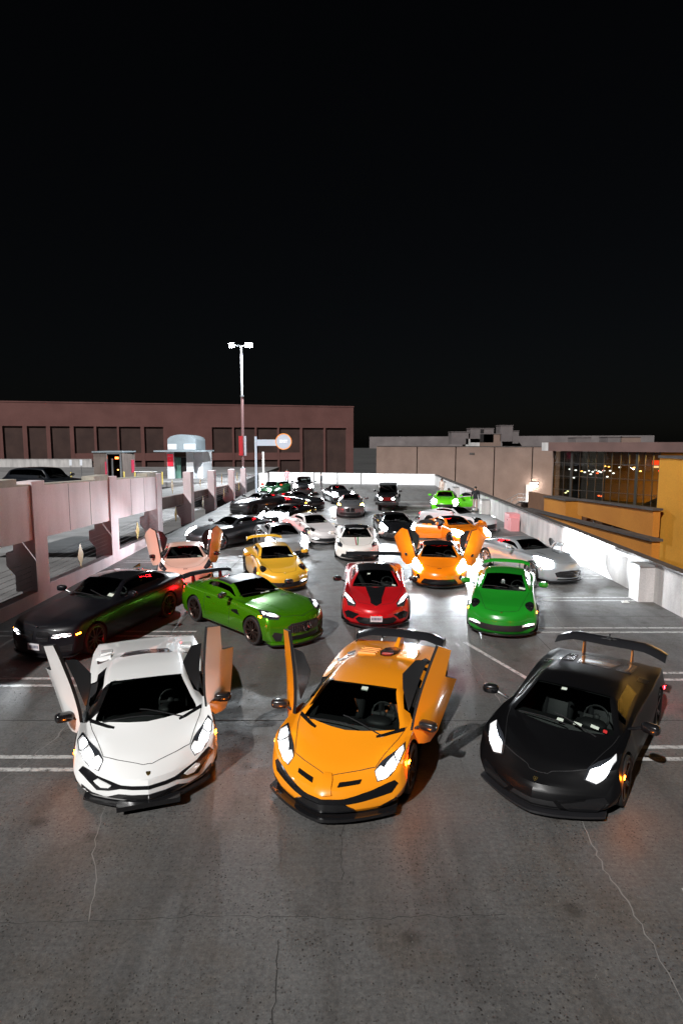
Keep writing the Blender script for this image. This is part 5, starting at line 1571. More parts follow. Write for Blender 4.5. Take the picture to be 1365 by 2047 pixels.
# --- white coupe with the tricolour stripe
def tricolour():
    B, root = new_car('sports_car', 'white coupe with green and red bonnet stripes and long headlights', unproj(714, 1118, .12), 0, 'mid')
    p = paint('warm_white', (.74, .70, .66), 0, .3)
    finish(B, root, p, M_BLACK, M_RIM_B, 'five', mirror_m=p, tails=None)
    bonnet(B, root, [(1.38, .72), (.9, .62), (.5, .52), (.36, .3), (.32, 0)])
    lamps(B, root, [(1.10, .80), (.80, .865), (.52, .80), (.36, .62), (.46, .60), (.80, .73)], [[(1.02, .80), (.80, .84), (.66, .81), (.62, .74), (.80, .76)]], 'top', M_BEAM)
    for y, c in ((.055, (.02, .22, .03)), (-.055, (.35, .01, .02)), (0, (.8, .8, .8))):
        o = patch(B, 'bonnet_stripe', [(.36, y*.4 - .022), (.36, y*.4 + .022), (1.26, y + .026), (1.26, y - .026)], 'top', mat('stripe_%d' % int(c[0]*100), c, .4, 0, .8), root, off=.004)
    patch(B, 'front_grille', full([(0, .30), (.62, .31), (.70, .17), (0, .15)]), 'front', M_BLACK, root, off=.008, res=.05)
    splitter(B, root, M_BLACK, .085, .12, .04, .4, .80)
    h = cast(B, (B.head - .16, 0), 'top')
    n = h[1]
    t = Vector((-n.z, 0, n.x)); y = Vector((0, 1, 0))
    M = Matrix((( y.x, t.x, n.x, h[0].x + n.x*.01), (y.y, t.y, n.y, h[0].y), (y.z, t.z, n.z, h[0].z + n.z*.01), (0, 0, 0, 1)))
    text_mesh('windscreen_lettering', 'AUTO GROUP', .10, mat('white_lettering', (.7, .7, .7), .6), root, M, .001)
    MB().ellipsoid((B.X0 - 2.2, -.36, .86), (.09, .09, .12), 12, 8).build('headrest', mat('headrest_tan', (.3, .12, .09), .7), root, 60)
tricolour()

GT_LAMP = [(.84, .80), (.58, .87), (.38, .82), (.26, .62), (.34, .56), (.56, .66)]
GT_DOOR = [(1.86, .28), (1.80, .60), (1.86, .87), (2.5, .91), (3.1, .92), (3.16, .70), (3.06, .40), (2.9, .24)]
GT_GLASS = [(2.05, .94), (2.6, .96), (3.05, .97), (2.95, 1.10), (2.6, 1.17), (2.35, 1.12)]
def gt(front, deg, p, label, scale=(1, 1, 1), roof=None, beam=0, m_led=M_GLARE, doors=(), door_ang=58, rim=M_RIM_B, grille='mouth', tails=(.78, .40, .76), tail_m=M_TAIL, seat=M_SEATD, kind='gt', stripes=None, name='sports_car', trim=M_GLASSD, led=True, mirror_m=None, amber=False, lamp_tilt=2.5, beam_size=70):
    B, root = new_car(name, label, front, deg, kind, scale)
    sx, sy, sz = scale
    prisms = [door_cut(B, [(a*sx, b*sz) for a, b in [(1.90, .30), (1.86, .60), (1.98, .88), (2.38, 1.15), (2.9, 1.17), (3.08, .94), (3.08, .70), (2.98, .42), (2.86, .28)]], s) for s in doors]
    finish(B, root, p, roof, rim, 'ten', mirrors=True, tails=tails, tail_m=tail_m, prisms=prisms, seat=seat, trim=trim, mirror_m=mirror_m, mir_only=tuple(s for s in (1, -1) if s not in doors))
    for s in doors:
        dp = [(a*sx, b*sz) for a, b in GT_DOOR]; dg_ = [(a*sx, b*sz) for a, b in GT_GLASS]
        add_door(B, root, dp, dg_, s, (1.84*sx, B.W - .05, .6), [(-door_ang, 'Z')], p, p, mir=(2.02*sx, B.W - .06, .96*sz, 1))
    if led:
        lamps(B, root, GT_LAMP if kind == 'gt' else [(.70, .80), (.40, .86), (.20, .80), (.12, .60), (.24, .56), (.46, .66)],
              [[(.72, .80), (.56, .84), (.42, .80), (.32, .64), (.40, .63), (.56, .72)]] if kind == 'gt' else [[(.56, .80), (.40, .82), (.24, .76), (.18, .62), (.28, .62), (.44, .70)]], 'top', m_led, beam=beam, tilt=lamp_tilt, beam_size=beam_size)
    if grille == 'mouth':
        g = patch(B, 'grille', full([(0, .50*sz), (.40*sy, .48*sz), (.56*sy, .42*sz), (.50*sy, .28*sz), (0, .24*sz)]), 'front', M_MATTE, root, off=.008, res=.06)
        for i in range(4):
            z = (.285 + i*.052)*sz
            w = (.48 - abs(i - 1.5)*.03)*sy
            pts = [cast(B, (w*(-1 + 2*j/10), z), 'front')[0] + Vector((.016, 0, 0)) for j in range(11)]
            MB().tube(pts, .009, 5).build('grille_bar', M_CHROME, g)
        patch(B, 'lower_grille', full([(0, .21*sz), (.46*sy, .215*sz), (.5*sy, .17*sz), (0, .165*sz)]), 'front', M_BLACK, root, off=.006, res=.08)
    elif grille == 'wide':
        patch(B, 'grille', full([(0, .60*sz), (.60*sy, .60*sz), (.62*sy, .46*sz), (.40*sy, .42*sz), (0, .42*sz)]), 'front', M_MATTE, root, off=.008, res=.06)
        patch(B, 'lower_grille', full([(0, .32*sz), (.56*sy, .32*sz), (.62*sy, .20*sz), (0, .18*sz)]), 'front', M_BLACK, root, off=.006, res=.08)
    elif grille == 'kidney':
        for s in (1, -1):
            patch(B, 'kidney_grille', [(s*.03, .38*sz), (s*.26, .38*sz), (s*.30, .58*sz), (s*.04, .62*sz)], 'front', M_BLACK, root, off=.012, res=.06)
        patch(B, 'lower_grille', full([(0, .32*sz), (.66*sy, .34*sz), (.70*sy, .20*sz), (0, .18*sz)]), 'front', M_MATTE, root, off=.006, res=.08)
    bonnet(B, root, [(1.80, .72), (1.0, .70), (.42, .60), (.20, .36), (.14, 0)])
    if stripes:
        for y in (.15, -.15):
            patch(B, 'bonnet_stripe', [(.16*sx, y - .10), (.16*sx, y + .10), (1.74*sx, y + .11), (1.74*sx, y - .11)], 'top', stripes, root, off=.005)
    else:
        for s in (1, -1):
            seam(B, 'bonnet_vent', [(.95*sx, s*.30), (1.35*sx, s*.34)], 'top', root, .03, .005, M_BLACK)
    if amber: turn_lamp(B, root, .45*sx, .62*sz, (1, -1), w=.14, h=.03)
    splitter(B, root, M_BLACK, .10, .14, .03, .4, .82*sy)
    return B, root
P_SILV = paint('silver', (.50, .53, .56), .55, .30)
gt(unproj(1140, 1162, .12), -21, P_SILV, 'silver coupe with its door open against the right parapet wall', (1.03, 1, 1), beam=60, doors=(1,), door_ang=50, rim=M_RIM_S, seat=M_SEATR, trim=M_GLASS, tail_m=M_TAIL)
gt(unproj(384, 1096, .12), 36, paint('slate', (.045, .048, .055), .5, .3), 'dark slate coupe with chrome window line behind the salmon-tinted coupe', (1.06, .98, 1.06), beam=40, rim=M_RIM_S, grille='wide', tail_m=M_TAIL, trim=M_GLASS)
gt(unproj(953, 1094, .12), -15, P_OR2, 'orange coupe with black roof and both side doors open wide', (1.02, 1, .98), roof=M_BLACK, beam=1500, beam_size=110, doors=(1, -1), door_ang=52, seat=M_SEATR, tail_m=M_TAIL)
P_BLK = paint('black', (.007, .007, .008), 0, .2)
P_DKG = paint('dark_grey', (.03, .031, .035), .4, .3)
P_SILD = paint('silver_grey', (.34, .345, .36), .4, .3)

# --- silver-grey mid-engined coupe behind the yellow one
B, root = new_car('sports_car', 'silver grey wedge-nosed coupe behind the yellow coupe', unproj(583, 1112, .12), -17, 'mid', (1.02, 1, 1.02))
finish(B, root, P_SILD, M_BLACK, M_RIM_B, 'ten', mirror_m=M_BLACK, tails=None)
c8_front(B, root, P_SILD, M_GLARE)

# --- low black supercar with the brightest lamps, and the black one further left
B, root = new_car('sports_car', 'low black supercar with glaring headlights between the white and orange coupes', unproj(800, 1078, .12), -2, 'mid', (1.05, 1.03, .97))
finish(B, root, P_BLK, None, M_RIM_B, 'five', mirror_m=P_BLK, tails=None)
lamps(B, root, SMILE, [[(.92, .80), (.74, .84), (.58, .80), (.48, .68), (.56, .68), (.76, .76)]], 'top', M_GLARE, beam=90, tilt=1.5)
patch(B, 'front_grille', full([(0, .34), (.60, .34), (.70, .18), (0, .15)]), 'front', M_MATTE, root, off=.008)
splitter(B, root, M_CARBON, .085, .12, .05, .4, .84)
B, root = new_car('sports_car', 'glossy black coupe with glaring headlights left of the pale round-lamped coupe', unproj(533, 1052, .12), 26, 'mid', (1.0, 1, 1.0))
finish(B, root, P_BLK, None, M_RIM_B, 'five', mirror_m=P_BLK, tails=(.74, .4, .8), tail_m=M_TAIL)
lamps(B, root, SMILE, [[(.92, .80), (.74, .84), (.58, .80), (.48, .68), (.56, .68), (.76, .76)]], 'top', M_GLARE, beam=60, tilt=1.5)
patch(B, 'front_grille', full([(0, .32), (.56, .32), (.66, .17), (0, .15)]), 'front', M_MATTE, root, off=.008)
pair(B, 'side_panel_gloss', [(1.5, .40), (2.4, .46), (2.4, .52), (1.5, .46)], 'side', M_CHROME, root, off=.004)

gt(unproj(470, 1026, .12), 34, P_DKG, 'dark grey coupe with silver bonnet stripes along the left railing', (1.03, .98, 1.06), grille='wide', stripes=mat('stripe_silver', (.5, .5, .52), .35, .3), m_led=M_LENS, tail_m=M_TAIL)
gt(unproj(640, 1018, .12), -48, P_BLK, 'low black coupe with an amber signal lit, nose turned to the right', (1.02, 1, 1.0), grille='wide', m_led=M_LED, amber=True, tail_m=M_TAIL)
gt(unproj(700, 1032, .12), 2, paint('gunmetal', (.12, .12, .125), .5, .32), 'gunmetal coupe with yellow running lights and twin grille', (1.02, 1, 1.07), grille='kidney', m_led=M_YELL, tail_m=M_TAIL, roof=M_BLACK)
gt(unproj(690, 1006, .12), -14, P_BLK, 'black fastback with lit headlights right of the person in dark clothes', (1.04, 1, 1.09), grille='wide', m_led=M_GLARE, beam=60, kind='gt')
gt(unproj(606, 990, .12), -2, P_BLK, 'black tall car with lit headlights standing nearest the far white wall', (1, 1, 1.0), kind='suv', grille='wide', m_led=M_GLARE, beam=60, name='crossover_car')
P_LIME = paint('lime', (.12, .62, .012), 0, .3)
gt(unproj(888, 1024, .12), 10, P_LIME, 'lime green coupe with its door open and a person leaning in', (1.04, 1, 1.10), grille='wide', m_led=M_GLARE, beam=46, doors=(1,), door_ang=62, amber=True)
gt(unproj(985, 1062, .12), -42, paint('cool_white', (.66, .68, .70), .2, .3), 'white coupe with black roof close to the right parapet, ahead of the wall boxes', (1.02, 1, 1), roof=M_BLACK, m_led=M_LED)

# --- small green hatchback with a white roof
B, root = new_car('hatchback', 'small green hatchback with white roof beside the exit sign post', unproj(527, 992, .14), 24, 'mini')
P_BRG = paint('racing_green', (.006, .07, .02), .2, .3)
finish(B, root, P_BRG, paint('roof_white', (.7, .7, .7)), M_RIM_B, 'ten', mirror_m=mat('mirror_red_glow', (.6, .03, .01), .3, emit=(1, .08, .02), emit_s=.4), tails=None)  # faint red glow put into the mirror shells
for s in (1, -1):
    e = ell(s*.52, .70, .13, .12, 18)
    o = patch(B, 'headlight', e, 'front', M_LENS, root, off=.012, res=.06)
    patch(B, 'light_unit', ell(s*.52, .70, .11, .105, 14), 'front', M_GLARE, o, off=.022, res=.06)
patch(B, 'grille', full([(0, .60), (.36, .60), (.42, .46), (.30, .34), (0, .32)]), 'front', M_BLACK, root, off=.008)
for s in (1, -1):
    patch(B, 'bonnet_stripe', [(.2, s*.26 - .05), (.2, s*.26 + .05), (1.1, s*.30 + .05), (1.1, s*.30 - .05)], 'top', mat('stripe_white', (.75, .75, .75), .4), root, off=.005)

# --- black boxy off-roader
B, root = new_car('off_roader', 'black boxy off-road car with round headlights, alone before the far wall', unproj(773, 1014, .3), 6, 'jeep', cat='car')
finish(B, root, P_BLK, mat('roof_matte_black', (.012, .012, .012), .6), M_RIM_B, 'five', mirror_m=M_BLACK, tails=None, trim=M_GLASS)
g = patch(B, 'grille_panel', full([(0, 1.06), (.52, 1.06), (.56, .98), (.54, .72), (0, .72)]), 'front', M_BLACK, root, off=.010, res=.1)
for i in range(7):
    y = -.24 + i*.08
    patch(B, 'grille_slot', [(y - .022, .76), (y + .022, .76), (y + .022, 1.0), (y - .022, 1.0)], 'front', M_SLOTRED, g, off=.016, res=.1)  # red light in the slots put into their colour
for s in (1, -1):
    e = ell(s*.43, .90, .10, .10, 18)
    o = patch(B, 'headlight', e, 'front', M_LENS, root, off=.018, res=.06)
    patch(B, 'light_unit', ell(s*.43, .90, .10, .10, 16), 'front', M_GLARE, o, off=.03, res=.06)
    lamp_beam(B, o, B.X0 + .05, s*.43, .90, 40, 0, 3)
    for d in (.62, 3.22):
        MB().prism([(B.X0 - d + .56, .70), (B.X0 - d + .40, .93), (B.X0 - d - .40, .95), (B.X0 - d - .58, .66), (B.X0 - d - .50, .66), (B.X0 - d - .36, .90), (B.X0 - d + .36, .88), (B.X0 - d + .48, .70)], s*.62, s*.93).build('mudguard', M_MATTE, root)
MB().box(B.X0 + .02, B.X0 + .20, -.82, .82, .50, .68).build('front_bumper', M_MATTE, root)
MB().lathe([(0, .0), (.36, .0), (.39, .04), (.39, .20), (.36, .24), (0, .24)], 24, 'x', (B.X0 - 4.34, 0, 1.05)).build('spare_wheel', M_TYRE, root, 40)




# ------------------------------------------------------------------ buildings
def on_plane(px, py, A, D):
    """distance along D from A, and height, where the pixel's ray meets the upright plane through A along D"""
    p = at(px, py, 10.0); c = Vector((0, 0, CAM_H)); d = p - c
    n = Vector((D.y, -D.x, 0))
    t = n.dot(A - c)/n.dot(d)
    h = c + d*t
    return (h - A).dot(D), h.z

class Front:
    """a facade frame: u along the wall, w out towards the viewer, z up"""
    def __init__(s, name, A, Bp, label, cat, z0=0.0):
        s.A = Vector(A); s.D = (Vector(Bp) - s.A); s.len = s.D.length; s.D.normalize()
        s.root = empty(name, (*s.A.xy, z0), math.atan2(s.D.y, s.D.x)); s.z0 = z0
        tag(s.root, label, cat)
    def uz(s, px, py): return on_plane(px, py, s.A, s.D)
    def box(s, name, u0, u1, w0, w1, z0, z1, m, parent=None):
        # local: x along, y into the building (w outwards = -y)
        return MB().box(u0, u1, -w1, -w0, z0 - s.z0, z1 - s.z0).build(name, m, parent or s.root)
    def px(s, name, x0, x1, y0, y1, w0, w1, m, parent=None):
        xm, ym = (x0 + x1)/2, (y0 + y1)/2
        u0 = s.uz(x0, ym)[0]; u1 = s.uz(x1, ym)[0]; z1 = s.uz(xm, y0)[1]; z0 = s.uz(xm, y1)[1]
        return s.box(name, u0, u1, w0, w1, z0, z1, m, parent)

M_STORE = mottled('store_stucco', (.115, .048, .042), (.150, .066, .058), .3, .9, .1, 12)
M_STOREP = mottled('store_recess', (.040, .021, .018), (.062, .034, .028), .5, .9, .1, 12)
M_MALL = mottled('mall_panel', (.155, .105, .085), (.205, .142, .116), .4, .9, .1, 14)
M_OCHRE = mottled('ochre_stucco', (.34, .125, .012), (.40, .155, .016), .6, .9, .12, 24)
M_BROWN = mottled('shade_brown', (.09, .04, .02), (.12, .055, .025), 1, .9, .1, 20)

# --- the windowless store behind
S = Front('store_building', (-108.8, 87.34, 0), (2.3, 115, 0), 'long windowless reddish store building with recessed dark panels behind the deck', 'building', -1)
T_ = 11.7
S.box('core', 0, S.len, -14, -.9, -1, T_ - .02, M_STORE)
S.box('parapet_band', 0, S.len, -.89, 0, 7.75, T_, M_STORE)
cols_ = [(8, 48, 1), (57, 95, 1), (103, 142, 1), (150, 190, 2), (195, 236, 2), (240, 283, 2), (290, 328, 2), (425, 465, 2), (469, 510, 2), (514, 555, 2), (559, 600, 2), (605, 647, 1), (651, 692, 1)]
edges = [S.uz(x, 900)[0] for q in cols_ for x in q[:2]]
prev = 0.0
for x0, x1, n in cols_:
    u0, u1 = S.uz(x0, 900)[0], S.uz(x1, 900)[0]
    S.box('pilaster', prev, u0, -.885, -.004, -1, 7.745, M_STORE)
    S.box('recessed_panel', u0 + .01, u1 - .01, -.88, -.26, -.9, 7.74, M_STOREP)
    if n == 2:
        S.box('sill_band', u0 + .012, u1 - .012, -.255, -.03, 1.75, 3.1, M_STORE)
    prev = u1
S.box('pilaster', prev, S.len, -.885, -.004, -1, 7.745, M_STORE)
zt = 8.6
S.box('roof_coping', -.1, S.len + .1, -.6, .06, T_ + .005, T_ + .22, M_STORE)

# --- the mall wing at the right
M1 = Front('mall_building', (5.3, 88, 0), (27.5, 74.5, 0), 'plain brown panelled mall building beyond the right wall', 'building', -7)
us = [0.0] + [M1.uz(x, 930)[0] for x in (833, 910, 987, 1063)] + [M1.len]
for a, b in zip(us, us[1:]):
    M1.box('wall_panel', a + .07, b - .07, -.3, 0, -7, 4.35, M_MALL)
M1.box('core', .02, M1.len - .02, -16, -.32, -7, 4.30, M_DARK)
M1.box('roof_coping', -.05, M1.len, -.5, .05, 4.355, 4.46, M_CAPD)
M1.px('wall_vent', 938, 948, 905, 909, .002, .05, M_CAPD)
M1.box('return_wall', -.30, .0, -14, -.31, -7, 4.345, M_MALL)
M_ROOFB = mottled('rooftop_grey', (.10, .085, .085), (.15, .13, .128), .6, .9, .1)
rt = Front('mall_roof_block', (4.6, 98, 0), (42, 80, 0), 'upper storey block set back on the mall roof', 'building', 4)
rt.box('wall', 0, rt.len, -8, 0, 4, 5.9, M_ROOFB)
boxes = [(902, 936, 864, 880, 'low dark box on the mall roof'), (940, 986, 857, 876, 'wide pale box with a dark slot on the mall roof'), (931, 958, 877, 893, 'small bright box in front on the mall roof'),
         (959, 1000, 868, 892, 'reddish box in front on the mall roof'), (1000, 1024, 851, 874, 'tallest pale box on the mall roof'), (1025, 1036, 862, 878, 'dark box right of the tallest one on the mall roof'),
         (1150, 1180, 875, 892, 'pale box left on the glass hall roof'), (1215, 1240, 874, 893, 'pale box right on the glass hall roof'), (1240, 1279, 874, 893, 'reddish box on the glass hall roof')]
for x0, x1, y0, y1, lab in boxes:
    Y = 84 if x1 < 1100 else 68
    a, b = at(x0, y0, Y), at(x1, y1, Y)
    r_ = empty('roof_unit', ((a.x + b.x)/2, Y, b.z - .6)); tag(r_, lab, 'roof unit', 'plant boxes on the roofs')
    w, h = (b.x - a.x)/2, a.z - b.z + .6
    MB().box(-w, w, 0, 2.4, 0, h).build('casing', M_MALL if 'red' in lab else (M_PARA if 'bright' in lab else M_ROOFB), r_)
    MB().box(-w - .06, w + .06, -.06, 2.46, h + .003, h + .09).build('lid', M_ROOFB, r_)
    if 'slot' in lab: MB().box(-.15*w, .15*w, -.02, .0, .1, h - .1).build('slot', M_DARK, r_)

# --- the glass hall
G = Front('glass_hall', (24.2, 68, 0), (38, 50, 0), 'glass curtain wall hall with an escalator inside, right of the mall wall', 'building', -7)
zr = 4.0
G.box('roof_slab', -.8, G.len, -12, .9, zr - .02, zr + .95, mottled('hall_roof_brown', (.085, .05, .045), (.12, .07, .062), .5, .9))
G.box('corner_fascia', -.82, .0, .902, 1.0, zr, zr + .93, M_PARA)
G.box('base_wall', 0, G.len, -.4, -.02, -7, -2.2, M_MALL)
G.box('hall_floor', 0.1, G.len, -11.5, -.45, -2.6, -2.3, M_DARK)
G.box('back_wall', 0.1, G.len, -12, -11.6, -7, zr - .03, mottled('hall_back_wall', (.16, .085, .02), (.22, .12, .03), .3, .9))
M_PANE = glass_mat('curtain_glass', (1, .95, .85), .55)
M_MULL = mat('mullion_dark', (.05, .045, .04), .4, .6)
mx = [1105, 1126, 1141, 1157, 1173, 1189, 1205, 1221, 1238, 1255, 1271, 1287, 1303, 1316]
mu = [G.uz(x, 950)[0] for x in mx]
hz = [-2.2, -.35, 1.15, 2.65, zr - .04]
for i, (a, b) in enumerate(zip(mu, mu[1:])):
    for z0, z1 in zip(hz, hz[1:]):
        G.box('pane', a + .03, b - .03, -.06, -.04, z0 + .03, z1 - .03, M_PANE)
for i, u in enumerate(mu):
    w = .14 if i in (2, 10) else .03
    G.box('mullion', u - w, u + w, -.12, .03, -2.2, zr - .03, M_MULL)
for z in hz[:-1]:
    G.box('transom', mu[0] + .05, mu[-1] - .05, -.035, .02, z - .03, z + .03, M_MULL)
G.box('left_pier', -.02, mu[0] - .06, -.5, -.01, -2.2, zr - .03, M_MALL)
# escalator inside
es = empty('escalator', (*(G.A + G.D*9.0).xy, -2.3), math.atan2(G.D.y, G.D.x)); tag(es, 'lit escalator rising inside the glass hall', 'escalator')
for y in (2.2, 3.2, 4.2):
    MB().prism([(0, 0), (1.2, 0), (8.2, 4.2), (8.2, 5.0), (7.6, 5.0), (.0, .5)], y, y + .08).build('balustrade', mat('escalator_side', (.25, .24, .23), .3, .7), es)
    MB().tube([(0, y + .04, .62), (1.0, y + .04, .75), (7.8, y + .04, 5.1)], .05, 6).build('handrail', M_MATTE, es)
for i in range(18):
    MB().box(1.2 + i*.36, 1.2 + (i + 1)*.36, 2.3, 4.18, i*.21 + .02, i*.21 + .22).build('step', M_STEEL, es)
LK = [mat('city_reflection_%d' % i, (.8, .8, .8), .5, emit=c, emit_s=s_) for i, (c, s_) in enumerate([((1, .55, .12), 9), ((.75, .9, 1), 7), ((1, .08, .02), 8), ((.8, 1, .5), 6)])]
spots_ = [(1208, 932, 0), (1216, 933, 0), (1138, 938, 1), (1150, 940, 1), (1162, 942, 0), (1176, 941, 1), (1184, 943, 1), (1190, 940, 1), (1196, 942, 1), (1193, 946, 2), (1200, 944, 1), (1206, 941, 1), (1219, 941, 1), (1238, 934, 1), (1146, 955, 1),
          (1196, 991, 2), (1202, 992, 2), (1130, 985, 3), (1134, 982, 3), (1213, 953, 1), (1279, 942, 0), (1266, 935, 0), (1168, 944, 1), (1180, 948, 1), (1225, 946, 1)]
ORD = ['first', 'second', 'third', 'fourth', 'fifth', 'sixth', 'seventh', 'eighth', 'ninth', 'tenth', 'eleventh', 'twelfth', 'thirteenth', 'fourteenth', 'fifteenth', 'sixteenth']
for i, (x, y, k) in enumerate(spots_):
    d_ = G.uz(x, y)
    wd = -3.0 - (i*37 % 40)/10
    # glowing dots standing for city lights reflected in the glass, set inside the hall
    n = Vector((G.D.y, -G.D.x, 0)); A2 = G.A - Vector((G.D.y, -G.D.x, 0))*(-wd)
    u, z = on_plane(x, y, A2, G.D)
    p = A2 + G.D*u
    o = empty('city_reflection', (p.x, p.y, z)); tag(o, '%s small %s dot from the left for a city light reflected in the hall glass' % (ORD[sum(1 for q in spots_ if q[2] == k and q[0] < x)], ['amber', 'white', 'red', 'pale green'][k]), 'lamp', 'reflected city lights in the hall glass')
    MB().ellipsoid((0, 0, 0), (.16, .10, .07), 8, 5).build('reflection_dot', LK[k], o, 60)
    MB().tube([(0, 0, .07), (0, 0, 3.75 - z)], .012, 5).build('added_cord', M_MATTE, o)
u, z = G.uz(1296, 930)
p = G.A + G.D*u + Vector((-G.D.y, G.D.x, 0))*2.0
o = empty('hall_sign', (p.x, p.y, z)); tag(o, 'red and white lit sign box inside the glass hall', 'sign'); o.rotation_euler = (0, 0, math.atan2(G.D.y, G.D.x))
MB().box(-.6, .6, -.05, .05, -.1, .45).build('red_face', mat('sign_red_lit', (.8, .05, .02), .5, emit=(1, .07, .01), emit_s=2.5), o)
MB().box(-.55, .55, -.05, .05, -.32, -.103).build('white_face', mat('sign_warm_lit', (.8, .7, .5), .5, emit=(1, .7, .35), emit_s=3), o)
hl = bpy.data.lights.new('hall_light', 'AREA'); hl.energy = 9000; hl.color = (1, .62, .16); hl.size = 5
hlo = link('hall_light', hl, es); hlo.location = (4.0, 5.5, 6.0)

# --- ochre ramp walls right of the parapet
def ochre(name, lab, X, Y0, Y1, zt0, zt1, zb, th=.3, cap=True):
    o = empty(name, (X, Y0, 0)); tag(o, lab, 'wall', 'ochre ramp walls')
    q = MB().hexa([(0, 0, zb), (th, 0, zb), (th, Y1 - Y0, zb), (0, Y1 - Y0, zb), (0, 0, zt0), (th, 0, zt0), (th, Y1 - Y0, zt1), (0, Y1 - Y0, zt1)])
    q.build('wall', M_OCHRE, o)
    if cap:
        MB().hexa([(-.08, -.06, zt0 + .003), (th + .08, -.06, zt0 + .003), (th + .08, Y1 - Y0, zt1 + .003), (-.08, Y1 - Y0, zt1 + .003), (-.08, -.06, zt0 + .10), (th + .08, -.06, zt0 + .10), (th + .08, Y1 - Y0, zt1 + .10), (-.08, Y1 - Y0, zt1 + .10)]).build('coping', M_CAPD, o)
    return o
lo = ochre('ramp_wall', 'lower ochre ramp wall with dark coping along the right parapet', 11.6, 21.8, 37, 1.20, .70, -6, .3)
up = ochre('ramp_wall', 'upper ochre ramp wall between the glass hall and the lower wall', 13.5, 25.4, 33.6, 1.95, 1.60, .78, .3)
bx_ = ochre('ramp_wall', 'short ochre wall block left of the upper ramp wall', 13.5, 35.4, 39.2, 1.40, 1.28, -6, 1.0)
sh_ = ochre('ramp_wall', 'recessed ramp wall coloured as ochre in shade, behind the ochre walls', 14.6, 23, 46, 1.45, 1.1, -6, .25, False)
for c in sh_.children: c.data.materials[0] = M_BROWN  # shade put into the colour: brown in place of ochre
for i, Y in enumerate((25.8, 27.5, 29.4, 31.6)):
    t = tag(empty('guard_post', (13.62, Y, .6)), ['nearest', 'second', 'third', 'farthest'][i] + ' short steel post in the gap under the upper ochre wall', 'post', 'posts under the ochre wall')
    MB().box(-.04, .04, -.05, .05, -.6, .2).build('post', M_STEEL, t)
    MB().box(-.08, .08, -.09, .09, -.66, -.602).build('foot_plate', M_STEEL, t)
ob = empty('ochre_block', (14.0, 8, -7)); tag(ob, 'tall plain ochre stair tower cut by the right picture edge', 'building')
MB().box(0, 7, 0, 18.1, 0, 11.2).build('wall', mottled('mustard_stucco', (.42, .19, .012), (.50, .23, .018), .6, .9, .12, 24), ob)
MB().box(-.05, 7.05, -.05, 18.15, 11.203, 11.32).build('coping', M_CAPD, ob)

# --- wall lamp, stair door and railing on the mall wall
wl = empty('wall_lamp', (*(M1.A + M1.D*M1.uz(1068, 968)[0]).xy, M1.uz(1068, 968)[1]), math.atan2(M1.D.y, M1.D.x))
tag(wl, 'glaring white floodlight on the mall wall above the stair', 'lamp')
MB().box(-.42, .42, -.30, -.02, -.25, .25).build('lamp_box', M_MATTE, wl)
MB().box(-.40, .40, -.42, -.302, -.28, .22).build('lamp_face', mat('flood_lens_lit', (1, 1, 1), .5, emit=(1, .95, .88), emit_s=120), wl)
pl_ = bpy.data.lights.new('wall_lamp_light', 'SPOT'); pl_.energy = 4000; pl_.spot_size = R(160); pl_.spot_blend = .6; pl_.color = (1, .95, .9); pl_.shadow_soft_size = .25
plo = link('wall_lamp_light', pl_, wl); plo.location = (0, -.7, 0)
plo.rotation_euler = Vector((0, -.7, -.6)).to_track_quat('-Z', 'Y').to_euler()
u0, z0 = M1.uz(1060, 990)
p = M1.A + M1.D*u0
sd = empty('stair_landing', (p.x, p.y, -2.6), math.atan2(M1.D.y, M1.D.x)); tag(sd, 'dark steel stair and landing with railings below the wall floodlight', 'stair')
MB().box(-1.2, 1.6, -1.6, -.05, -.15, 0).build('landing', M_MATTE, sd)
MB().box(-.6, .2, -.12, -.04, .002, 2.1).build('door', mat('door_pale', (.4, .38, .36), .6), sd)
MB().box(.7, 1.3, -.5, -.05, .002, .95).build('service_box', M_DARK, sd)
for i in range(14):
    MB().box(-1.2 - (i + 1)*.28, -1.2 - i*.28, -1.6, -.6, -.15 - (i + 1)*.17, -.10 - (i + 1)*.17).build('step', M_MATTE, sd)
for h in (.5, 1.0):
    MB().tube([(1.6, -1.6, h), (-1.2, -1.6, h), (-5.1, -1.6, h - 2.4)], .03, 6).build('handrail', M_STEEL, sd)
    MB().tube([(1.6, -1.6, h), (4.6, -1.6, h - 1.4)], .03, 6).build('handrail', M_STEEL, sd)
for i in range(9):
    x = 1.6 - i*.72
    zz = 0 if x > -1.2 else -(-1.2 - x)*.61
    MB().tube([(x, -1.6, zz - .1), (x, -1.6, zz + 1.0)], .025, 6).build('baluster', M_STEEL, sd)

# ------------------------------------------------------------------ left background things
# lamp post on its pillar
lb = at(487, 945, 56.9)
lamp = empty('lamp_post', (lb.x, 56.9, UZ(56.9) + 1.365)); tag(lamp, 'tall lamp post with two lit floodlight heads on the last ramp pillar', 'lamp post')
zt = 14.0 - lamp.location.z
MB().tube([(0, 0, 0), (0, 0, 6.8)], .13, 12).build('lower_pole', mat('pole_brown', (.22, .13, .13), .5, .3), lamp, 60)
MB().lathe([(0, 6.80), (.17, 6.80), (.17, 6.95), (0, 6.95)], 12, 'z').build('pole_collar', M_STEEL, lamp)
MB().tube([(0, 0, 6.95), (0, 0, zt)], [.10, .075], 12).build('upper_pole', mat('pole_grey', (.4, .4, .42), .4, .6), lamp, 60)
MB().lathe([(.12, 0), (.28, 0), (.28, .06), (.16, .10), (.13, .16)], 12, 'z').build('base_plate', M_STEEL, lamp)
M_FLOOD = mat('flood_white_lit', (1, 1, 1), .5, emit=(.9, .96, 1.0), emit_s=260)
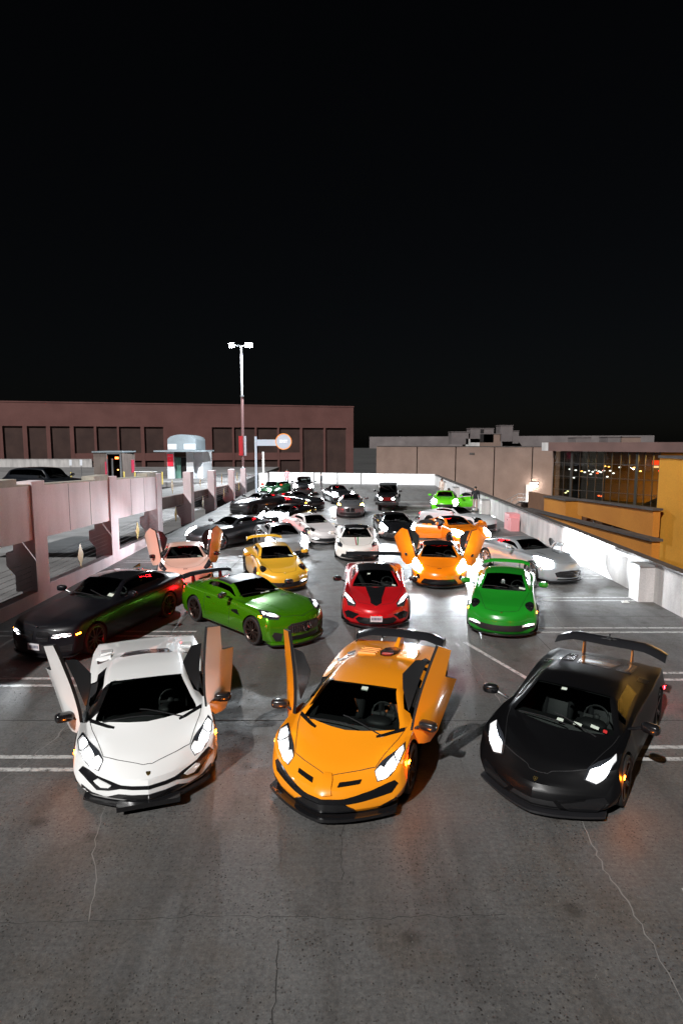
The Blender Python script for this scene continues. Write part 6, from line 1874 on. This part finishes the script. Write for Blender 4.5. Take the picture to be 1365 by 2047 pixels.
for x, sc_ in ((-.85, .8), (.78, 1.15)):
    MB().tube([(0, 0, zt - .1), (x*.7, -.05, zt)], .05, 8).build('arm', M_STEEL, lamp)
    h = MB().box(x - .30*sc_, x + .30*sc_, -.34, .10, zt - .06, zt + .16).build('lamp_head', M_STEEL, lamp)
    MB().hexa([(x - .26*sc_, -.36, zt - .26), (x + .26*sc_, -.36, zt - .26), (x + .26*sc_, .08, zt - .10), (x - .26*sc_, .08, zt - .10),
               (x - .26*sc_, -.40, zt + .10), (x + .26*sc_, -.40, zt + .10), (x + .26*sc_, .08, zt - .065), (x - .26*sc_, .08, zt - .065)]).build('lens', M_FLOOD, h)
    s_ = bpy.data.lights.new('flood_light', 'SPOT'); s_.energy = 17000*sc_*(.30 if x < 0 else 1); s_.spot_size = R(165); s_.spot_blend = .5; s_.color = (.88, .95, 1.0); s_.shadow_soft_size = .22
    so = link('flood_light', s_, lamp); so.location = (x, -.55, zt - .40)
    so.rotation_euler = Vector((.14 if x > 0 else -.3, -.05, -1)).to_track_quat('-Z', 'Y').to_euler()
MB().box(-.36, .02, -.20, -.135, 1.25, 3.1).build('banner', mat('banner_red', (.35, .01, .015), .6), lamp)
MB().box(.13, .34, -.16, -.13, 1.25, 3.1).build('banner', mat('banner_grey', (.35, .36, .40), .6), lamp)

# exit sign
ex = empty('exit_sign', (at(513, 985, 54).x, 54, 0)); tag(ex, 'blue grey exit sign with orange rimmed disc on a post', 'sign')
M_SIGNB = mat('sign_pale_blue', (.55, .66, .78), .45)
MB().box(-.10, .10, -.08, .08, 0, 5.45).build('post', M_SIGNB, ex)
MB().box(.101, 2.0, -.05, .05, 4.62, 5.18).build('arm', M_SIGNB, ex)
cx_ = 2.53
d_ = MB().lathe([(0, -.09), (.66, -.09), (.66, .09), (0, .09)], 40, 'y', (cx_, 0, 5.0)).build('disc', M_SIGNB, ex, 40)
MB().lathe([(.662, -.11), (.73, -.11), (.73, .11), (.662, .11), (.662, -.11)], 40, 'y', (cx_, 0, 5.0)).build('rim', mat('rim_orange', (.8, .30, .06), .5, emit=(1, .35, .08), emit_s=.35), ex, 40)
text_mesh('lettering', 'EXIT', .36, mat('lettering_white', (.85, .85, .85), .5, emit=(1, 1, 1), emit_s=.35), ex, Matrix.Translation((cx_, -.105, 5.0)) @ Matrix.Rotation(R(90), 4, 'X'), .012, .012)
MB().box(-.9, -.101, -.04, .04, 1.85, 1.95).build('side_bracket', M_STEEL, ex)
hp_ = at(527, 945, 66)
hb = empty('height_post', (hp_.x, 66, 0)); tag(hb, 'thin white post on a white pillar right of the exit sign', 'post')
MB().box(-.5, .5, -.3, .3, 0, 1.55).build('pillar', M_PARA, hb)
MB().box(-.11, .11, -.11, .11, 1.553, 3.9).build('post', M_PARA, hb)

# lift house with the curved roof
lh = empty('lift_house', (-17.4, 64, 1.03)); tag(lh, 'grey lift house with curved roof, flat canopy and red sign', 'building')
M_CLAD = mottled('grey_cladding', (.16, .19, .21), (.20, .235, .255), 1, .6, .1, 20)
M_WHT = mottled('pale_cladding', (.48, .50, .52), (.58, .60, .62), 1, .6, .1, 20)
w, dp = 1.42, 5.0
MB().box(-w, -.66, 0, .5, 0, 2.9).build('left_pier', M_WHT, lh)
MB().box(.66, w, 0, .5, 0, 2.9).build('right_pier', M_WHT, lh)
MB().box(-w + .01, w + .9, .502, dp, 0, 2.9).build('cabin_body', M_WHT, lh)
MB().box(-.655, .655, .1, .45, 2.35, 2.9).build('louvre_panel', M_DARK, lh)
for i in range(4): MB().box(-.62, .62, .04, .09, 2.40 + i*.12, 2.44 + i*.12).build('louvre', M_BROWN, lh)
MB().box(-.65, -.02, .30, .34, 0, 2.3).build('door_leaf', mat('lift_door_glass', (.10, .22, .18), .1, .2, 1.0), lh)
MB().box(.0, .65, .40, .44, 0, 2.3).build('door_leaf', M_DARK, lh)
MB().box(-2.5, 3.0, -1.1, 3.2, 2.903, 3.05).build('canopy', M_CLAD, lh)
arch = [(-w, 3.052), (w + .2, 3.052), (w + .2, 4.15)] + [(.1 + (w + .1)*math.cos(t*math.pi/12), 4.15 + .62*math.sin(t*math.pi/12)) for t in range(1, 12)] + [(-w, 4.15)]
MB().prism(arch, .4, dp).build('curved_roof', M_CLAD, lh)
MB().box(-w + .02, -.45, .34, .398, 3.15, 3.75).build('white_panel', M_WHT, lh)
MB().box(.35, w + .18, .34, .398, 3.15, 3.75).build('white_panel', M_WHT, lh)
sg = MB().box(-w + .05, -.75, -.05, -.005, 1.35, 2.65).build('red_sign', mat('sign_red', (.62, .02, .05), .5, emit=(1, .03, .06), emit_s=.25), lh)
text_mesh('sign_lettering', 'MAC', .22, M_PLATE, sg, Matrix.Translation((-w + .36, -.06, 2.40)) @ Matrix.Rotation(R(90), 4, 'X'), .004)
text_mesh('sign_lettering', '4', .20, M_PLATE, sg, Matrix.Translation((-w + .36, -.06, 2.05)) @ Matrix.Rotation(R(90), 4, 'X'), .004)

# ticket shelter
ts = empty('shelter', (-23.0, 58.6, 1.03)); tag(ts, 'small brown panelled shelter with an open doorway and glowing exit lamp', 'shelter')
M_TS = mottled('shelter_panel', (.11, .085, .075), (.15, .12, .105), 1, .7, .1, 20)
for i, (a, b) in enumerate(((-1.5, -.85), (-.84, -.22))): MB().box(a, b, 0, .08, 0, 2.9).build('wall_panel', M_TS, ts)
for i in range(5): MB().box(1.24, 1.32, .1 + i*.72, .1 + (i + 1)*.72 - .02, 0, 2.85 - i*.05).build('side_panel', M_TS, ts)
MB().box(-1.5, -1.42, .1, 3.7, 0, 2.85).build('side_wall', M_TS, ts)
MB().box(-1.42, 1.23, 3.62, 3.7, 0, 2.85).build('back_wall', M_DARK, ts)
MB().box(-.21, -.13, -.03, .08, 0, 2.85).build('door_post', M_STEEL, ts); MB().box(1.10, 1.235, -.03, .08, 0, 2.85).build('door_post', M_STEEL, ts)
MB().box(-.12, 1.09, -.03, .08, 2.75, 2.85).build('door_head', M_STEEL, ts)
MB().box(-1.6, 1.42, -.1, 3.8, 2.903, 3.03).build('roof', M_CLAD, ts)
MB().box(.30, .62, .9, .96, 2.25, 2.45).build('exit_lamp', mat('exit_lamp_lit', (1, .2, .05), .5, emit=(1, .16, .03), emit_s=9), ts)
MB().box(.36, .48, 1.2, 1.26, 1.1, 1.2).build('call_button', mat('button_lit', (1, .4, .1), .5, emit=(1, .4, .1), emit_s=6), ts)
MB().box(.08, .26, .4, .46, .1, 2.3).build('door_frame', M_STEEL, ts)
MB().box(-.34, -.215, -.12, -.035, .2, 2.0).build('red_column', mat('column_red', (.45, .03, .07), .5), ts)
MB().box(1.325, 1.36, 2.5, 3.3, .8, 2.1).build('red_notice', mat('column_red'), ts)
# bollards, small signs, fence
for i, px in enumerate((137, 238, 266, 293, 321)):
    p = at(px, 952, 57)
    t = tag(empty('bollard', (p.x, 57.6 + (i % 2)*.8, UZ(57) - .2)), ['yellow bollard nearest the dark parked car', 'yellow bollard in front of the shelter door', 'yellow bollard right of the shelter', 'yellow bollard between shelter and lift house', 'yellow bollard beside the lift house'][i], 'bollard', 'yellow bollards')
    MB().tube([(0, 0, 0), (0, 0, 1.15)], .07, 10).build('post', M_BOLL, t, 60)
    MB().ellipsoid((0, 0, 1.15), (.07, .07, .05), 10, 5).build('cap', M_BOLL, t, 60)
for i, px in enumerate((142, 163)):
    p = at(px, 926, 62)
    t = tag(empty('small_sign', (p.x, 62, 1.03)), ['left small white sign on a thin post behind the parked car', 'right small white sign on a thin post behind the parked car'][i], 'sign', 'small white signs')
    MB().tube([(0, 0, 0), (0, 0, 2.0)], .03, 6).build('post', M_STEEL, t)
    MB().box(-.13, .13, -.05, -.03, 1.5, 2.1).build('face', mat('sign_face_white', (.6, .62, .66), .5), t)
fn = empty('steel_fence', (-20.3, 57.9, 1.03)); tag(fn, 'grey steel fence panel right of the shelter', 'fence')
for i in range(8): MB().tube([(i*.32, 0, 0), (i*.32, 0, 1.05)], .025, 6).build('bar', M_STEEL, fn)
for z in (.1, 1.05): MB().tube([(0, 0, z), (2.24, 0, z)], .025, 6).build('rail', M_STEEL, fn)
pw = empty('parapet_wall', (-95, 95, 1.03)); tag(pw, 'pale low wall far left in front of the store building', 'wall')
MB().box(0, 55, 0, .3, 0, 1.2).build('wall', M_PARA, pw)
MB().box(0, 55, -.05, .35, 1.203, 1.30).build('coping', M_PARA, pw)

# dark family car up on the ramp
Bs, rs = new_car('crossover_car', 'dark estate-like car parked on the upper ramp at far left', (at(190, 950, 30).x, 29.0), -72, 'suv')
finish(Bs, rs, paint('deep_blue', (.008, .010, .014), .3, .3), None, M_RIM_B, 'ten', mirror_m=M_BLACK, tails=None)
lamps(Bs, rs, [(.70, .80), (.40, .86), (.20, .80), (.12, .60), (.24, .56), (.46, .66)], [], 'top')
rs.location.z = UZ(rs.location.y) + .03
rs.rotation_euler.x += 0.0

# ------------------------------------------------------------------ people
M_SKIN = mat('skin', (.42, .24, .17), .6)
def person(label, loc, deg, height=1.75, top=(.1, .1, .1), legs=(.02, .02, .025), hair=(.01, .008, .006), lean=0.0, arms='down', coat=False, long_hair=False):
    """one skinned body over a joint skeleton, coloured by garment; hair is a part"""
    s = height/1.75
    J = {}; E = []; Rd = {}
    def j(n, p, r, par=None):
        J[n] = Vector(p)*s; Rd[n] = r*s
        if par: E.append((par, n))
    L = R(lean)
    def up(x, y, z):
        """lean everything above the hips forward (+x is where the person faces)"""
        dz = z - .95
        return (x*math.cos(L) + dz*math.sin(L), y, .95 + dz*math.cos(L) - x*math.sin(L))
    j('pelvis', (0, 0, .95), .15)
    j('waist', up(0, 0, 1.10), .135, 'pelvis'); j('chest', up(.01, 0, 1.32), .16, 'waist'); j('neck0', up(-.01, 0, 1.47), .075, 'chest'); j('neck', up(0, 0, 1.53), .058, 'neck0')
    j('head', up(.025, 0, 1.62), .092, 'neck'); j('crown', up(.015, 0, 1.70), .078, 'head')
    for d, q in ((1, 'l'), (-1, 'r')):
        j('sho' + q, up(0, d*.185, 1.42), .078, 'chest')
        if arms == 'down': el, wr, fi = up(-.03, d*.25, 1.14), up(.05, d*.27, .90), up(.07, d*.27, .80)
        elif arms == 'pocket': el, wr, fi = up(-.08, d*.30, 1.16), up(.06, d*.22, .98), up(.09, d*.19, .93)
        else: el, wr, fi = up(.16, d*.24, 1.22), up(.36, d*.20, 1.16), up(.45, d*.19, 1.17)
        j('elb' + q, el, .056, 'sho' + q); j('wri' + q, wr, .038, 'elb' + q); j('hand' + q, fi, .036, 'wri' + q)
        st = .05 if d > 0 else -.06
        j('hip' + q, (0, d*.095, .90), .10, 'pelvis'); j('knee' + q, (.02 + st*.6, d*.105, .50), .066, 'hip' + q)
        j('ankle' + q, (-.02 + st, d*.11, .09), .045, 'knee' + q); j('toe' + q, (.13 + st, d*.125, .045), .036, 'ankle' + q)
    names = list(J)
    me = bpy.data.meshes.new('person_body')
    me.from_pydata([J[n] for n in names], [(names.index(a), names.index(b)) for a, b in E], [])
    tmp = link('tmp_person', me)
    md = tmp.modifiers.new('skin', 'SKIN')
    for i, n in enumerate(names):
        sv = me.skin_vertices[0].data[i]; sv.radius = (Rd[n], Rd[n]); sv.use_root = (n == 'pelvis')
    tmp.modifiers.new('sub', 'SUBSURF').levels = 2
    bpy.context.view_layer.update()
    dg = bpy.context.evaluated_depsgraph_get()
    res = bpy.data.meshes.new_from_object(tmp.evaluated_get(dg))
    bpy.data.objects.remove(tmp)
    bm = bmesh.new(); bm.from_mesh(res)
    # fingers, rooted in the palms
    for q, d in (('l', 1), ('r', -1)):
        h, w = J['hand' + q], J['wri' + q]
        t = (h - w).normalized(); sd = Vector((1, 0, 0)) if abs(t.x) < .7 else Vector((0, d, 0))
        for k, ln in enumerate((.075, .085, .08, .065, .06)):
            mb = MB(); off = sd*(.024 - .016*k) if k < 4 else sd*.034
            b0 = h + off*s - t*.005 if k < 4 else w.lerp(h, .5) + off*s
            dr = t if k < 4 else (t + sd*.7).normalized()
            mb.tube([b0, b0 + dr*ln*.5*s, b0 + (dr*ln*.95 + Vector((.012, 0, 0)))*s], [.010*s, .009*s, .007*s], 5)
            vs_ = [bm.verts.new(v) for v in mb.v]
            for f in mb.f: bm.faces.new([vs_[i] for i in f])
    hz = J['neck'].z; 
    top_m = mat('cloth_%.2f_%.2f_%.2f' % top, top, .85); leg_m = mat('cloth_%.2f_%.2f_%.2f' % legs, legs, .85)
    shoe = mat('shoe_dark', (.02, .02, .02), .6)
    hands = [J['wril'], J['wrir'], J['handl'], J['handr']]
    hem = (.62 if coat else .90)*s
    for f in bm.faces:
        c = f.calc_center_median()
        f.smooth = True
        if (c - J['head']).length < .17*s and c.z > J['neck'].z - .2*s and (c - J['neck0']).length > .06*s: f.material_index = 0
        elif min((c - h).length for h in hands[2:]) < .075*s: f.material_index = 0
        elif c.z < .10*s: f.material_index = 3
        elif c.z < hem: f.material_index = 2
        else: f.material_index = 1
    if coat:
        for v in bm.verts:
            if .60*s < v.co.z < .95*s and abs(v.co.y) < .24*s: v.co.x *= 1.25; v.co.y *= 1.18
    res.materials.clear()
    for m_ in (M_SKIN, top_m, leg_m, shoe): res.materials.append(m_)
    bm.to_mesh(res); bm.free()
    root = link('person', res)
    root.location = loc; root.rotation_euler = (0, 0, R(deg))
    tag(root, label, 'person')
    hm = mat('hair_%.2f' % hair[0], hair, .6)
    hd = J['head']
    hb = MB().ellipsoid(hd + Vector((-.022, 0, .045))*s, (.105*s, .10*s, .10*s), 14, 9)
    if long_hair: hb.ellipsoid(hd + Vector((-.07, 0, -.10))*s, (.06*s, .10*s, .17*s), 12, 8)
    hb.build('hair', hm, root, 80)
    fx = MB().ellipsoid(hd + Vector((.10, 0, -.005))*s, (.018*s, .013*s, .022*s), 8, 6)
    fx.build('nose', M_SKIN, root, 80)
    for d in (1, -1):
        MB().ellipsoid(hd + Vector((.088, d*.033, .022))*s, (.012*s, .016*s, .009*s), 8, 5).build('eye', mat('eye_dark', (.02, .015, .01), .2), root, 80)
        MB().ellipsoid(hd + Vector((.0, d*.098, .005))*s, (.022*s, .012*s, .03*s), 8, 5).build('ear', M_SKIN, root, 80)
    MB().ellipsoid(hd + Vector((.092, 0, -.048))*s, (.010*s, .026*s, .007*s), 8, 5).build('mouth', mat('lips', (.32, .12, .10), .5), root, 80)
    return root
p = at(574, 969, 68.5)
person('person in a pink coat seen from behind near the far white wall', (p.x, 68.5, 0), 95, 1.85, (.62, .25, .27), (.02, .02, .025), arms='pocket', coat=True)
p = at(642, 978, 62)
person('person in dark clothes standing right of the two glaring far headlights', (p.x, 62, 0), 170, 1.78, (.03, .032, .036), (.16, .16, .17))
person('person in a light top with long dark hair behind the lime green coupe', (9.0, 53, 0), 215, 1.70, (.50, .40, .34), (.40, .34, .30), (.02, .012, .01), long_hair=True)
person('person in a grey shirt leaning into the lime green coupe', (8.62, 44.6, 0), 188, 1.75, (.16, .14, .14), (.02, .02, .022), lean=52, arms='fore')
person('person in an open black jacket and pale trousers walking by the right wall', (9.45, 41.6, 0), -100, 1.82, (.008, .009, .012), (.30, .22, .20))
